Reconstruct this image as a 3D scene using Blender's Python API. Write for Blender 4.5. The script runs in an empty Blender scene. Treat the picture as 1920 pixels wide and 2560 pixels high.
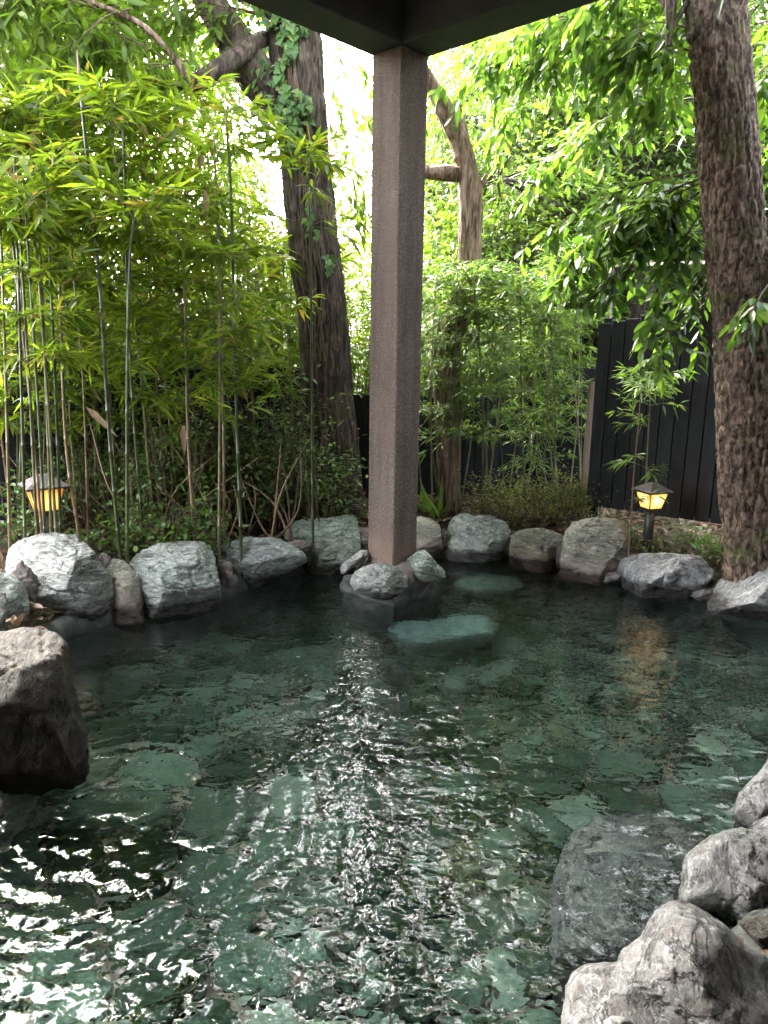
import bpy, math, random
import numpy as np
from mathutils import Matrix, Vector

# ------------------------------------------------------------------ camera, sky, sun, exposure
scene = bpy.context.scene
COL = scene.collection
RAD = math.radians
CAM_H, PITCH, ROLL, FPX = 1.60, 12.5, 0.8, 1850.0
PW, PH = 1920, 2560
cam_d = bpy.data.cameras.new("camera")
cam_d.sensor_fit = 'VERTICAL'
cam_d.sensor_height = 36.0
cam_d.lens = 36.0 * FPX / PH
cam_d.clip_start = 0.02
cam_d.clip_end = 500
cam = bpy.data.objects.new("camera", cam_d)
COL.objects.link(cam)
CAM_R = Matrix.Rotation(RAD(90 - PITCH), 3, 'X') @ Matrix.Rotation(RAD(ROLL), 3, 'Z')
cam.matrix_world = Matrix.Translation((0, 0, CAM_H)) @ CAM_R.to_4x4()
scene.camera = cam

SUN_DIR = Vector((-0.62, 0.78, 0.93)).normalized()      # towards the sun
sun_el = math.asin(SUN_DIR.z)
sun_az = math.atan2(SUN_DIR.x, SUN_DIR.y)
world = bpy.data.worlds.new("World")
scene.world = world
world.use_nodes = True
wn = world.node_tree.nodes
wl = world.node_tree.links
wn.clear()
sky = wn.new("ShaderNodeTexSky")
sky.sky_type = 'NISHITA'
sky.sun_disc = False
sky.sun_elevation = sun_el
sky.sun_rotation = sun_az
sky.air_density = 1.0
sky.dust_density = 6.0
sky.ozone_density = 1.0
hs = wn.new("ShaderNodeHueSaturation")                   # thin overcast: nearly white
hs.inputs['Saturation'].default_value = 0.38
bg = wn.new("ShaderNodeBackground")
bg.inputs['Strength'].default_value = 0.15
wo = wn.new("ShaderNodeOutputWorld")
wl.new(sky.outputs[0], hs.inputs['Color'])
wl.new(hs.outputs[0], bg.inputs['Color'])
wl.new(bg.outputs[0], wo.inputs['Surface'])

sun_d = bpy.data.lights.new("sun", 'SUN')
sun_d.energy = 1.3
sun_d.angle = RAD(25)
sun_d.color = (1.0, 0.95, 0.86)
sun = bpy.data.objects.new("sun", sun_d)
COL.objects.link(sun)
sun.rotation_euler = (-SUN_DIR).to_track_quat('-Z', 'Y').to_euler()
sun.location = (-6, 4, 9)

vs = scene.view_settings
vs.view_transform = 'Standard'
vs.look = 'None'
vs.gamma = 1.0
vs.use_curve_mapping = False
vs.exposure = 5.35
scene.render.engine = 'CYCLES'
cy = scene.cycles
cy.max_bounces = 10
cy.diffuse_bounces = 4
cy.glossy_bounces = 4
cy.transmission_bounces = 8
cy.transparent_max_bounces = 8
cy.caustics_reflective = False
cy.caustics_refractive = True
cy.blur_glossy = 0.5
cy.sample_clamp_indirect = 6.0
cy.use_denoising = True
try:
    cy.denoiser = 'OPENIMAGEDENOISE'
    cy.denoising_input_passes = 'RGB_ALBEDO_NORMAL'
    cy.denoising_prefilter = 'ACCURATE'
except Exception:
    pass

# ------------------------------------------------------------------ helpers
rng = np.random.default_rng(7)
random.seed(7)
CR = np.array(CAM_R)
CP = np.array([0, 0, CAM_H])


def ray(px, py):
    return CR @ np.array([(px - PW / 2) / FPX, -(py - PH / 2) / FPX, -1.0])


def atY(px, py, Y):
    """point on the pixel's ray at world depth y = Y"""
    d = ray(px, py)
    return CP + d * (Y / d[1])


def atZ(px, py, z):
    """point on the pixel's ray on the level z"""
    d = ray(px, py)
    return CP + d * ((z - CAM_H) / d[2])


def mpp(p):
    """metres per photo pixel at point p"""
    return float(np.dot(np.asarray(p) - CP, -CR[:, 2])) / FPX


def props(o, label=None, cat=None, group=None, kind=None):
    if label: o["label"] = label
    if cat: o["category"] = cat
    if group: o["group"] = group
    if kind: o["kind"] = kind
    return o


def empty(name, loc, label=None, cat=None, group=None, rz=0.0):
    o = bpy.data.objects.new(name, None)
    o.empty_display_size = 0.05
    COL.objects.link(o)
    o.location = loc
    o.rotation_euler = (0, 0, rz)
    return props(o, label, cat, group)


def mk_mesh(name, V, F, mat, smooth=True):
    """F: list of index arrays (n x k), k may differ between them"""
    V = np.asarray(V, dtype=np.float64)
    me = bpy.data.meshes.new(name)
    if isinstance(F, np.ndarray):
        F = [F]
    if F and not isinstance(F[0], np.ndarray):
        me.from_pydata([tuple(v) for v in V], [], [tuple(f) for f in F])
    else:
        loops = np.concatenate([f.ravel() for f in F]).astype(np.int32)
        cnt = np.concatenate([np.full(len(f), f.shape[1], np.int32) for f in F])
        start = np.concatenate([[0], np.cumsum(cnt)[:-1]]).astype(np.int32)
        me.vertices.add(len(V))
        me.vertices.foreach_set("co", V.ravel())
        me.loops.add(len(loops))
        me.loops.foreach_set("vertex_index", loops)
        me.polygons.add(len(cnt))
        me.polygons.foreach_set("loop_start", start)
        me.polygons.foreach_set("loop_total", cnt)
        me.update(calc_edges=True)
    if mat is not None:
        me.materials.append(mat)
    me.polygons.foreach_set("use_smooth", [smooth] * len(me.polygons))
    me.update()
    return me


def mk_obj(name, V, F, mat, parent=None, smooth=True, origin=None):
    V = np.asarray(V, dtype=np.float64)
    if origin is not None:
        V = V - np.asarray(origin)
    me = mk_mesh(name, V, F, mat, smooth)
    o = bpy.data.objects.new(name, me)
    COL.objects.link(o)
    if origin is not None:
        o.location = origin
    if parent is not None:
        attach(o, parent)
    return o


def attach(o, parent):
    """parent o while keeping it where its own coordinates put it (parents carry location and rz only)"""
    o.parent = parent
    m = Matrix.Translation(parent.location) @ parent.rotation_euler.to_matrix().to_4x4()
    if parent.parent is not None:
        pp = parent.parent
        m = Matrix.Translation(pp.location) @ pp.rotation_euler.to_matrix().to_4x4() @ parent.matrix_parent_inverse @ m
    o.matrix_parent_inverse = m.inverted()


class Geo:
    """collects several pieces of ONE part"""
    def __init__(s): s.v, s.f, s.n = [], {}, 0
    def add(s, V, F):
        V = np.asarray(V, dtype=np.float64)
        if not isinstance(F, (list, tuple)): F = [F]
        for f in F:
            f = np.asarray(f)
            s.f.setdefault(f.shape[1], []).append(f + s.n)
        s.v.append(V); s.n += len(V)
        return s
    def obj(s, name, mat, parent=None, smooth=True, origin=None):
        if not s.v: return None
        return mk_obj(name, np.concatenate(s.v), [np.concatenate(x) for x in s.f.values()], mat, parent, smooth, origin)
    def mesh(s, name, mat, smooth=True):
        return mk_mesh(name, np.concatenate(s.v), [np.concatenate(x) for x in s.f.values()], mat, smooth)


def _h(i, j, k, seed):
    n = (i.astype(np.uint32) * np.uint32(374761393) + j.astype(np.uint32) * np.uint32(668265263)
         + k.astype(np.uint32) * np.uint32(2147483647) + np.uint32((seed * 974711 + 12345) & 0xffffffff))
    n = (n ^ (n >> np.uint32(13))) * np.uint32(1274126177)
    n = (n ^ (n >> np.uint32(16))) * np.uint32(2246822519)
    n = n ^ (n >> np.uint32(15))
    return n.astype(np.float64) / 4294967295.0 * 2 - 1


def noise(P, seed=0):
    with np.errstate(over='ignore'):
        P = np.asarray(P, dtype=np.float64)
        I = np.floor(P).astype(np.int64)
        f = P - I
        u = f * f * f * (f * (f * 6 - 15) + 10)
        out = 0
        for dx in (0, 1):
            wx = u[:, 0] if dx else 1 - u[:, 0]
            for dy in (0, 1):
                wy = u[:, 1] if dy else 1 - u[:, 1]
                for dz in (0, 1):
                    wz = u[:, 2] if dz else 1 - u[:, 2]
                    out = out + wx * wy * wz * _h(I[:, 0] + dx, I[:, 1] + dy, I[:, 2] + dz, seed)
        return out


def fbm(P, octv=4, seed=0, lac=2.03, gain=0.5):
    a, s, P = 1.0, 0.0, np.asarray(P, dtype=np.float64)
    for o in range(octv):
        s = s + a * noise(P, seed + o * 17)
        P = P * lac + 3.7
        a *= gain
    return s


def ridged(P, octv=3, seed=0):
    a, s, P = 1.0, 0.0, np.asarray(P, dtype=np.float64)
    for o in range(octv):
        s = s + a * (1 - np.abs(noise(P, seed + o * 31)) * 2)
        P = P * 2.1 + 1.3
        a *= 0.5
    return s


def nrm(v):
    v = np.asarray(v, dtype=np.float64)
    return v / (np.linalg.norm(v, axis=-1, keepdims=True) + 1e-12)


def smooth_path(pts, n):
    """Catmull-Rom through pts (k x m) resampled to n"""
    pts = np.asarray(pts, dtype=np.float64)
    k = len(pts)
    if k == 2:
        t = np.linspace(0, 1, n)[:, None]
        return pts[0] * (1 - t) + pts[1] * t
    ext = np.vstack([2 * pts[0] - pts[1], pts, 2 * pts[-1] - pts[-2]])
    L = np.concatenate([[0], np.cumsum(np.linalg.norm(np.diff(pts[:, :3], axis=0), axis=1))])
    s = np.linspace(0, L[-1], n)
    i = np.clip(np.searchsorted(L, s, side='right') - 1, 0, k - 2)
    t = ((s - L[i]) / np.maximum(L[i + 1] - L[i], 1e-9))[:, None]
    p0, p1, p2, p3 = ext[i], ext[i + 1], ext[i + 2], ext[i + 3]
    return 0.5 * (2 * p1 + (p2 - p0) * t + (2 * p0 - 5 * p1 + 4 * p2 - p3) * t * t + (3 * p1 - p0 - 3 * p2 + p3) * t ** 3)


def tube(path, rad, seg=8, cap=True, disp=None):
    """tapered tube; disp(points n x seg x 3, angle, arc length) -> radial offset in metres"""
    path = np.asarray(path, dtype=np.float64)
    n = len(path)
    rad = np.broadcast_to(np.asarray(rad, dtype=np.float64), (n,))
    T = nrm(np.gradient(path, axis=0))
    ref = np.array([1.0, 0, 0]) if abs(T[0][0]) < 0.8 else np.array([0, 1.0, 0])
    A = np.zeros((n, 3)); a = nrm(ref - T[0] * np.dot(ref, T[0]))
    for i in range(n):
        a = nrm(a - T[i] * np.dot(a, T[i])); A[i] = a
    B = np.cross(T, A)
    th = np.linspace(0, 2 * math.pi, seg, endpoint=False)
    dirs = A[:, None, :] * np.cos(th)[None, :, None] + B[:, None, :] * np.sin(th)[None, :, None]
    R = np.repeat(rad[:, None], seg, 1)
    if disp is not None:
        s = np.concatenate([[0], np.cumsum(np.linalg.norm(np.diff(path, axis=0), axis=1))])
        R = R + disp(dirs, R, s)
    V = (path[:, None, :] + dirs * R[:, :, None]).reshape(-1, 3)
    i = np.arange(n - 1)[:, None] * seg
    j = np.arange(seg)[None, :]
    j2 = (j + 1) % seg
    Q = np.stack([i + j, i + j2, i + seg + j2, i + seg + j], -1).reshape(-1, 4)
    F = [Q]
    if cap:
        V = np.vstack([V, path[0], path[-1]])
        c0, c1 = n * seg, n * seg + 1
        jj = np.arange(seg); jn = (jj + 1) % seg
        F.append(np.stack([np.full(seg, c0), jn, jj], 1))
        F.append(np.stack([np.full(seg, c1), (n - 1) * seg + jj, (n - 1) * seg + jn], 1))
    return V, F


def box(x0, x1, y0, y1, z0, z1, bev=0.0):
    """box, optionally with chamfered edges"""
    if bev <= 0:
        V = np.array([[x, y, z] for z in (z0, z1) for y in (y0, y1) for x in (x0, x1)], float)
        F = np.array([[0, 2, 3, 1], [4, 5, 7, 6], [0, 1, 5, 4], [2, 6, 7, 3], [0, 4, 6, 2], [1, 3, 7, 5]])
        return V, [F]
    c = np.array([(x0 + x1) / 2, (y0 + y1) / 2, (z0 + z1) / 2]); h = np.array([x1 - x0, y1 - y0, z1 - z0]) / 2
    V, idx = [], {}
    for sx in (-1, 1):
        for sy in (-1, 1):
            for sz in (-1, 1):
                s = np.array([sx, sy, sz])
                for ax in range(3):
                    p = h - bev; p[ax] = h[ax]
                    idx[(sx, sy, sz, ax)] = len(V); V.append(c + s * p)
    Q, T = [], []
    for ax in range(3):
        o = [k for k in range(3) if k != ax]
        for s in (-1, 1):
            f = []
            for (a, b) in ((-1, -1), (1, -1), (1, 1), (-1, 1)):
                k = [0, 0, 0]; k[ax] = s; k[o[0]] = a; k[o[1]] = b
                f.append(idx[(*k, ax)])
            Q.append(f)
    for ax in range(3):                     # edges parallel to ax
        o = [k for k in range(3) if k != ax]
        for a in (-1, 1):
            for b in (-1, 1):
                f = []
                for (s, w) in ((-1, o[0]), (-1, o[1]), (1, o[1]), (1, o[0])):
                    k = [0, 0, 0]; k[ax] = s; k[o[0]] = a; k[o[1]] = b
                    f.append(idx[(*k, w)])
                Q.append(f)
    for sx in (-1, 1):
        for sy in (-1, 1):
            for sz in (-1, 1):
                T.append([idx[(sx, sy, sz, k)] for k in range(3)])
    return np.array(V), [np.array(Q), np.array(T)]


# ------------------------------------------------------------------ materials
class NT:
    def __init__(s, name):
        s.m = bpy.data.materials.new(name); s.m.use_nodes = True
        s.t = s.m.node_tree; s.t.nodes.clear()
        s.out = s.n("ShaderNodeOutputMaterial")
    def n(s, kind, **kw):
        nd = s.t.nodes.new(kind)
        for k, v in kw.items():
            setattr(nd, k, v)
        return nd
    def l(s, a, b): s.t.links.new(a, b)
    def val(s, sock, v):
        if hasattr(v, 'is_output') or isinstance(v, bpy.types.NodeSocket): s.l(v, sock)
        else: sock.default_value = v
    def coord(s, scale=(1, 1, 1), rot=(0, 0, 0), kind='Object', rnd=False):
        tc = s.n("ShaderNodeTexCoord")
        mp = s.n("ShaderNodeMapping")
        mp.inputs['Scale'].default_value = scale
        mp.inputs['Rotation'].default_value = rot
        if kind == 'World':
            g = s.n("ShaderNodeNewGeometry"); s.l(g.outputs['Position'], mp.inputs['Vector'])
        else:
            s.l(tc.outputs[kind], mp.inputs['Vector'])
        if rnd:
            oi = s.n("ShaderNodeObjectInfo")
            mu = s.n("ShaderNodeMath", operation='MULTIPLY'); mu.inputs[1].default_value = 57.0
            s.l(oi.outputs['Random'], mu.inputs[0])
            s.l(mu.outputs[0], mp.inputs['Location'])
        return mp.outputs[0]
    def noise(s, vec, scale, detail=4, rough=0.55, dist=0.0):
        n = s.n("ShaderNodeTexNoise")
        n.inputs['Scale'].default_value = scale; n.inputs['Detail'].default_value = detail
        n.inputs['Roughness'].default_value = rough; n.inputs['Distortion'].default_value = dist
        s.l(vec, n.inputs['Vector'])
        return n.outputs['Fac']
    def voro(s, vec, scale, feature='F1', out='Distance'):
        n = s.n("ShaderNodeTexVoronoi", feature=feature)
        n.inputs['Scale'].default_value = scale
        s.l(vec, n.inputs['Vector'])
        return n.outputs[out]
    def ramp(s, fac, stops, interp='LINEAR'):
        r = s.n("ShaderNodeValToRGB")
        r.color_ramp.interpolation = interp
        e = r.color_ramp.elements
        while len(e) < len(stops): e.new(0.5)
        for x, (p, c) in zip(e, stops):
            x.position = p
            x.color = (c, c, c, 1) if isinstance(c, (int, float)) else (*c, 1)
        s.l(fac, r.inputs[0])
        return r.outputs[0]
    def mix(s, fac, a, b, mode='MIX'):
        m = s.n("ShaderNodeMix", data_type='RGBA', blend_type=mode)
        s.val(m.inputs[0], fac)
        for k, v in ((6, a), (7, b)):
            if isinstance(v, tuple): m.inputs[k].default_value = (*v, 1) if len(v) == 3 else v
            else: s.l(v, m.inputs[k])
        return m.outputs[2]
    def math(s, op, a, b=0.0, clamp=False):
        m = s.n("ShaderNodeMath", operation=op, use_clamp=clamp)
        s.val(m.inputs[0], a); s.val(m.inputs[1], b)
        return m.outputs[0]
    def bump(s, h, strength=0.5, dist=0.01, prev=None):
        b = s.n("ShaderNodeBump")
        b.inputs['Strength'].default_value = strength; b.inputs['Distance'].default_value = dist
        s.l(h, b.inputs['Height'])
        if prev is not None: s.l(prev, b.inputs['Normal'])
        return b.outputs[0]
    def pbsdf(s, color, rough=0.7, normal=None, spec=0.5, **kw):
        p = s.n("ShaderNodeBsdfPrincipled")
        if isinstance(color, tuple): p.inputs['Base Color'].default_value = (*color, 1)
        else: s.l(color, p.inputs['Base Color'])
        s.val(p.inputs['Roughness'], rough)
        p.inputs['Specular IOR Level'].default_value = spec
        if normal is not None: s.l(normal, p.inputs['Normal'])
        for k, v in kw.items():
            s.val(p.inputs[k.replace('_', ' ')], v)
        return p.outputs[0]
    def done(s, shader):
        s.l(shader, s.out.inputs['Surface']); return s.m


def simple(name, c, rough=0.7, var=0.25, nscale=8.0, bump=0.0, scale=(1, 1, 1), spec=0.5, rnd=False):
    t = NT(name)
    v = t.coord(scale, rnd=rnd)
    f = t.noise(v, nscale, 5)
    c = tuple(x * 0.62 for x in c)
    lo = tuple(x * (1 - var) for x in c); hi = tuple(min(1, x * (1 + var)) for x in c)
    col = t.ramp(f, [(0.3, lo), (0.7, hi)])
    nm = t.bump(t.noise(v, nscale * 6, 4), bump, 0.005) if bump else None
    return t.done(t.pbsdf(col, rough, nm, spec))


def leaf_mat(name, stops, trans=0.45, tcol=None, gloss=0.25, rough=0.4):
    """stops: colours picked at random for each leaf; translucent colour is the same hue, yellower and lighter"""
    t = NT(name)
    g = t.n("ShaderNodeNewGeometry")
    oi = t.n("ShaderNodeObjectInfo")
    r = t.math('FRACT', t.math('ADD', g.outputs['Random Per Island'], oi.outputs['Random']))
    col = t.ramp(r, [(p_, tuple(x * 0.66 for x in c_)) for p_, c_ in stops])
    n = t.noise(t.coord(kind='World'), 9.0, 3)
    col = t.mix(1.0, col, t.ramp(n, [(0.3, 0.75), (0.7, 1.2)]), 'MULTIPLY')
    d = t.pbsdf(col, rough, spec=gloss)
    tr = t.n("ShaderNodeBsdfTranslucent")
    t.l(t.mix(1.0, col, tcol or (1.3, 1.35, 0.55), 'MULTIPLY'), tr.inputs['Color'])
    m = t.n("ShaderNodeMixShader")
    m.inputs[0].default_value = trans
    t.l(d, m.inputs[1]); t.l(tr.outputs[0], m.inputs[2])
    return t.done(m.outputs[0])


def rock_mat(name, base, alt, pale, stain, stain_amt=0.35, strata=(1, 1, 3.2), wet_top=0.10, band=None, rough_rock=0.9, spec=0.22):
    t = NT(name)
    v = t.coord(rnd=True)
    vs_ = t.coord(strata, (0.5, 0.35, 0.2), rnd=True)
    base, alt, pale, stain = [tuple(x * 0.60 for x in q) for q in (base, alt, pale, stain)]
    c = t.mix(t.ramp(t.noise(v, 3.2, 6, 0.62, 0.6), [(0.38, 0.0), (0.62, 1.0)]), base, alt)
    c = t.mix(t.math('MULTIPLY', t.ramp(t.noise(v, 5.3, 8, 0.7, 1.2), [(0.5, 0.0), (0.7, 1.0)]), stain_amt), c, stain)
    c = t.mix(t.ramp(t.noise(vs_, 9.0, 9, 0.72, 1.6), [(0.50, 0.0), (0.62, 0.85)]), c, pale)         # pale mineral streaks
    c = t.mix(t.ramp(t.noise(vs_, 21.0, 9, 0.75, 0.8), [(0.30, 0.75), (0.44, 0.0)]), c, tuple(x * 0.38 for x in base))   # dark pits
    ck = t.noise(vs_, 4.2, 5, 0.6, 1.4)
    ckl = t.ramp(ck, [(0.478, 0.0), (0.496, 1.0), (0.504, 1.0), (0.522, 0.0)])                             # fissures
    c = t.mix(t.math('MULTIPLY', ckl, 0.6), c, tuple(x * 0.22 for x in base))
    vn = t.noise(vs_, 6.5, 4, 0.55, 2.2)
    c = t.mix(t.math('MULTIPLY', t.ramp(vn, [(0.485, 0.0), (0.5, 1.0), (0.515, 0.0)]), 0.6), c, tuple(min(1, x * 1.5) for x in pale))   # quartz veins
    sp = t.noise(v, 95.0, 4, 0.7)
    c = t.mix(1.0, c, t.ramp(sp, [(0.3, 0.72), (0.7, 1.25)]), 'MULTIPLY')
    geo = t.n("ShaderNodeNewGeometry")
    sep = t.n("ShaderNodeSeparateXYZ"); t.l(geo.outputs['Position'], sep.inputs[0])
    zz = t.math('ADD', sep.outputs['Z'], t.math('MULTIPLY', t.math('SUBTRACT', t.noise(v, 14.0, 5, 0.65), 0.5), 0.10))
    if band:                                                        # mineral crust above the waterline
        f = t.ramp(zz, [(wet_top, 1.0), (wet_top + 0.10, 0.0)])
        c = t.mix(t.math('MULTIPLY', f, 0.75), c, t.mix(t.noise(v, 30, 5), band, tuple(x * 0.5 for x in band)))
    wet = t.ramp(zz, [(max(0, wet_top - 0.03), 1.0), (wet_top + 0.02, 0.0)])
    c = t.mix(wet, c, t.mix(1.0, c, (0.22, 0.21, 0.20), 'MULTIPLY'))
    h1 = t.noise(vs_, 12.0, 10, 0.7, 0.9)
    h2 = t.noise(v, 60.0, 6, 0.7)
    nm = t.bump(h1, 0.9 * rough_rock, 0.035)
    nm = t.bump(ckl, 0.8 * rough_rock, -0.02, nm)
    nm = t.bump(h2, 0.55 * rough_rock, 0.006, nm)
    rg = t.mix(wet, (0.78, 0.78, 0.78), (0.18, 0.18, 0.18))
    return t.done(t.pbsdf(c, rg, nm, spec))


def bark_mat(name, dark, mid, light, scale=(1, 1, 0.22), moss=None, moss_amt=0.3, freq=26.0, bump=0.9):
    t = NT(name)
    v = t.coord(scale)
    vo = t.coord()
    dark, mid, light = [tuple(x * 0.62 for x in q) for q in (dark, mid, light)]
    if moss: moss = tuple(x * 0.62 for x in moss)
    n1 = t.noise(v, freq, 8, 0.65, 1.0)
    c = t.ramp(n1, [(0.38, dark), (0.50, mid), (0.64, light)])
    c = t.mix(1.0, c, t.ramp(t.noise(vo, 5.0, 4), [(0.3, 0.65), (0.7, 1.25)]), 'MULTIPLY')
    if moss:
        c = t.mix(t.math('MULTIPLY', t.ramp(t.noise(vo, 4.5, 7, 0.7), [(0.52, 0.0), (0.64, 1.0)]), moss_amt), c, moss)
    nm = t.bump(n1, bump, 0.012)
    nm = t.bump(t.noise(vo, 130, 4, 0.7), 0.4, 0.003, nm)
    return t.done(t.pbsdf(c, 0.85, nm, 0.25))


M = {}
M['rock_pale'] = rock_mat('rock_pale', (0.325, 0.33, 0.295), (0.245, 0.25, 0.225), (0.57, 0.56, 0.525), (0.27, 0.25, 0.17))
M['rock_green'] = rock_mat('rock_green', (0.255, 0.295, 0.26), (0.36, 0.38, 0.345), (0.56, 0.57, 0.535), (0.27, 0.27, 0.16))
M['rock_moss'] = rock_mat('rock_moss', (0.33, 0.38, 0.31), (0.23, 0.29, 0.23), (0.60, 0.62, 0.54), (0.28, 0.28, 0.13), 0.55)
M['rock_tan'] = rock_mat('rock_tan', (0.40, 0.375, 0.30), (0.30, 0.31, 0.25), (0.60, 0.56, 0.48), (0.32, 0.27, 0.15), 0.5, band=(0.36, 0.27, 0.23))
M['rock_grey'] = rock_mat('rock_grey', (0.33, 0.33, 0.34), (0.24, 0.25, 0.25), (0.58, 0.57, 0.56), (0.36, 0.30, 0.23), 0.3, strata=(1, 2.6, 1))
M['rock_near'] = rock_mat('rock_near', (0.23, 0.225, 0.215), (0.155, 0.158, 0.148), (0.37, 0.365, 0.355), (0.23, 0.155, 0.115), 0.45, strata=(1.5, 1, 1), wet_top=0.03, rough_rock=1.2)
M['rock_brown'] = rock_mat('rock_brown', (0.055, 0.044, 0.032), (0.036, 0.036, 0.027), (0.11, 0.10, 0.08), (0.065, 0.03, 0.018), 0.5, strata=(2.2, 1, 0.6), wet_top=0.06, band=(0.075, 0.05, 0.04))
M['rock_under'] = rock_mat('rock_under', (0.55, 0.56, 0.64), (0.40, 0.42, 0.48), (0.80, 0.78, 0.78), (0.22, 0.17, 0.11), 0.5, wet_top=-9, spec=0.0)


def plain_stone(name, stops, island=False):
    t = NT(name)
    oi = t.n("ShaderNodeNewGeometry") if island else t.n("ShaderNodeObjectInfo")
    v = t.coord(rnd=True)
    c = t.ramp(oi.outputs['Random Per Island' if island else 'Random'], [(a_, tuple(x * y_ for x, y_ in zip(b_, (1.3, 1.28, 1.2)))) for a_, b_ in stops], 'LINEAR')
    c = t.mix(1.0, c, t.ramp(t.noise(v, 16, 7, 0.65, 0.8), [(0.3, 0.55), (0.7, 1.45)]), 'MULTIPLY')
    nm = t.bump(t.noise(v, 25, 6, 0.6), 0.5, 0.01)
    return t.done(t.pbsdf(c, 0.8, nm, 0.0))          # under water: no dry sheen


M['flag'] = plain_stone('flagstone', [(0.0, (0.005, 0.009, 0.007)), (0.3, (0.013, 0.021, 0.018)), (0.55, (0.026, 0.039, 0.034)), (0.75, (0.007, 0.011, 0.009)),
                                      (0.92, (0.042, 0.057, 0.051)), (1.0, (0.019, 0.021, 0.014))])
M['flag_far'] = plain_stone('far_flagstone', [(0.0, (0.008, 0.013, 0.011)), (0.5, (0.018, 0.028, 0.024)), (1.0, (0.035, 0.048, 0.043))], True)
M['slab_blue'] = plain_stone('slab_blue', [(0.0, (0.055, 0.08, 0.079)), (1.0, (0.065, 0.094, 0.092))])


def mortar(name, c, wet_top=0.07):
    t = NT(name)
    v = t.coord()
    c = tuple(x * 0.6 for x in c)
    col = t.ramp(t.noise(v, 7, 6, 0.6), [(0.3, tuple(x * 0.75 for x in c)), (0.7, tuple(x * 1.2 for x in c))])
    geo = t.n("ShaderNodeNewGeometry"); sep = t.n("ShaderNodeSeparateXYZ"); t.l(geo.outputs['Position'], sep.inputs[0])
    zz = t.math('ADD', sep.outputs['Z'], t.math('MULTIPLY', t.math('SUBTRACT', t.noise(v, 11, 5, 0.65), 0.5), 0.10))
    wet = t.ramp(zz, [(max(0, wet_top - 0.03), 1.0), (wet_top + 0.02, 0.0)])
    algae = t.ramp(t.noise(v, 9, 7, 0.7), [(0.42, (0.03, 0.034, 0.03)), (0.62, (0.09, 0.088, 0.082))])
    col = t.mix(wet, col, algae)
    nm = t.bump(t.noise(v, 40, 6, 0.65), 0.5, 0.006)
    rg = t.mix(wet, (0.75, 0.75, 0.75), (0.35, 0.35, 0.35))
    return t.done(t.pbsdf(col, rg, nm, 0.2))


M['mortar'] = mortar('pink_mortar', (0.23, 0.19, 0.175), 0.06)
M['mortar_brown'] = mortar('rusty_mortar', (0.07, 0.044, 0.033), 0.0)
M['wall'] = mortar('pool_wall', (0.06, 0.052, 0.046), 0.16)
M['grout'] = simple('grout', (0.11, 0.097, 0.085), 0.8, 0.2, 12, 0.3, spec=0.0)


def stucco():
    t = NT('stucco')
    v = t.coord()
    v1 = t.voro(v, 75.0)
    v2 = t.voro(v, 190.0)
    n = t.noise(v, 160, 3, 0.6)
    h = t.math('ADD', t.math('MULTIPLY', v1, 0.7), t.math('MULTIPLY', n, 0.7))
    pit = t.ramp(h, [(0.50, 0.0), (0.72, 1.0)])
    c = t.mix(pit, (0.205, 0.16, 0.134), (0.11, 0.084, 0.07))
    c = t.mix(1.0, c, t.ramp(t.noise(v, 3, 5), [(0.3, 0.85), (0.7, 1.12)]), 'MULTIPLY')
    st_ = t.noise(t.coord((7, 7, 0.5)), 2.2, 6, 0.65)
    c = t.mix(1.0, c, t.ramp(st_, [(0.35, (0.72, 0.71, 0.70)), (0.6, (1.08, 1.06, 1.04))]), 'MULTIPLY')       # rain streaks
    geo = t.n("ShaderNodeNewGeometry"); sep = t.n("ShaderNodeSeparateXYZ"); t.l(geo.outputs['Position'], sep.inputs[0])
    zz = t.math('ADD', sep.outputs['Z'], t.math('MULTIPLY', t.noise(v, 9, 5, 0.6), 0.22))
    c = t.mix(t.math('MULTIPLY', t.ramp(zz, [(0.34, 1.0), (0.62, 0.0)]), 0.45), c, (0.20, 0.125, 0.08))         # damp rusty foot
    nm = t.bump(pit, 0.9, -0.006)
    nm = t.bump(v2, 0.5, 0.003, nm)
    return t.done(t.pbsdf(c, 0.85, nm, 0.3))


M['stucco'] = stucco()
M['beam'] = simple('beam_paint', (0.075, 0.09, 0.105), 0.7, 0.2, 6, 0.2, spec=0.2)
M['ceiling'] = simple('ceiling_brown', (0.20, 0.10, 0.065), 0.7, 0.25, 5, 0.2, spec=0.2)
M['rooftop'] = simple('roof_sheet', (0.09, 0.085, 0.08), 0.6, 0.2, 4)
M['plaster'] = simple('plaster_wall', (0.12, 0.09, 0.07), 0.85, 0.1, 20, 0.2)


def black_wood():
    t = NT('black_wood')
    v = t.coord((9, 9, 0.7), rnd=True)
    n = t.noise(v, 6, 7, 0.65, 0.5)
    oi = t.n("ShaderNodeObjectInfo")
    c = t.ramp(n, [(0.3, (0.004, 0.0044, 0.0052)), (0.7, (0.015, 0.0156, 0.0178))])
    c = t.mix(1.0, c, t.ramp(oi.outputs['Random'], [(0, 0.75), (1, 1.35)]), 'MULTIPLY')
    return t.done(t.pbsdf(c, 0.55, t.bump(n, 0.35, 0.004), 0.15))


M['black_wood'] = black_wood()
M['raw_wood'] = simple('raw_wood', (0.26, 0.19, 0.13), 0.8, 0.35, 5, 0.4, (8, 8, 0.6), rnd=True)
M['grey_wood'] = simple('grey_wood', (0.16, 0.14, 0.12), 0.8, 0.3, 5, 0.3, (8, 8, 1))

M['culm'] = None


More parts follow.
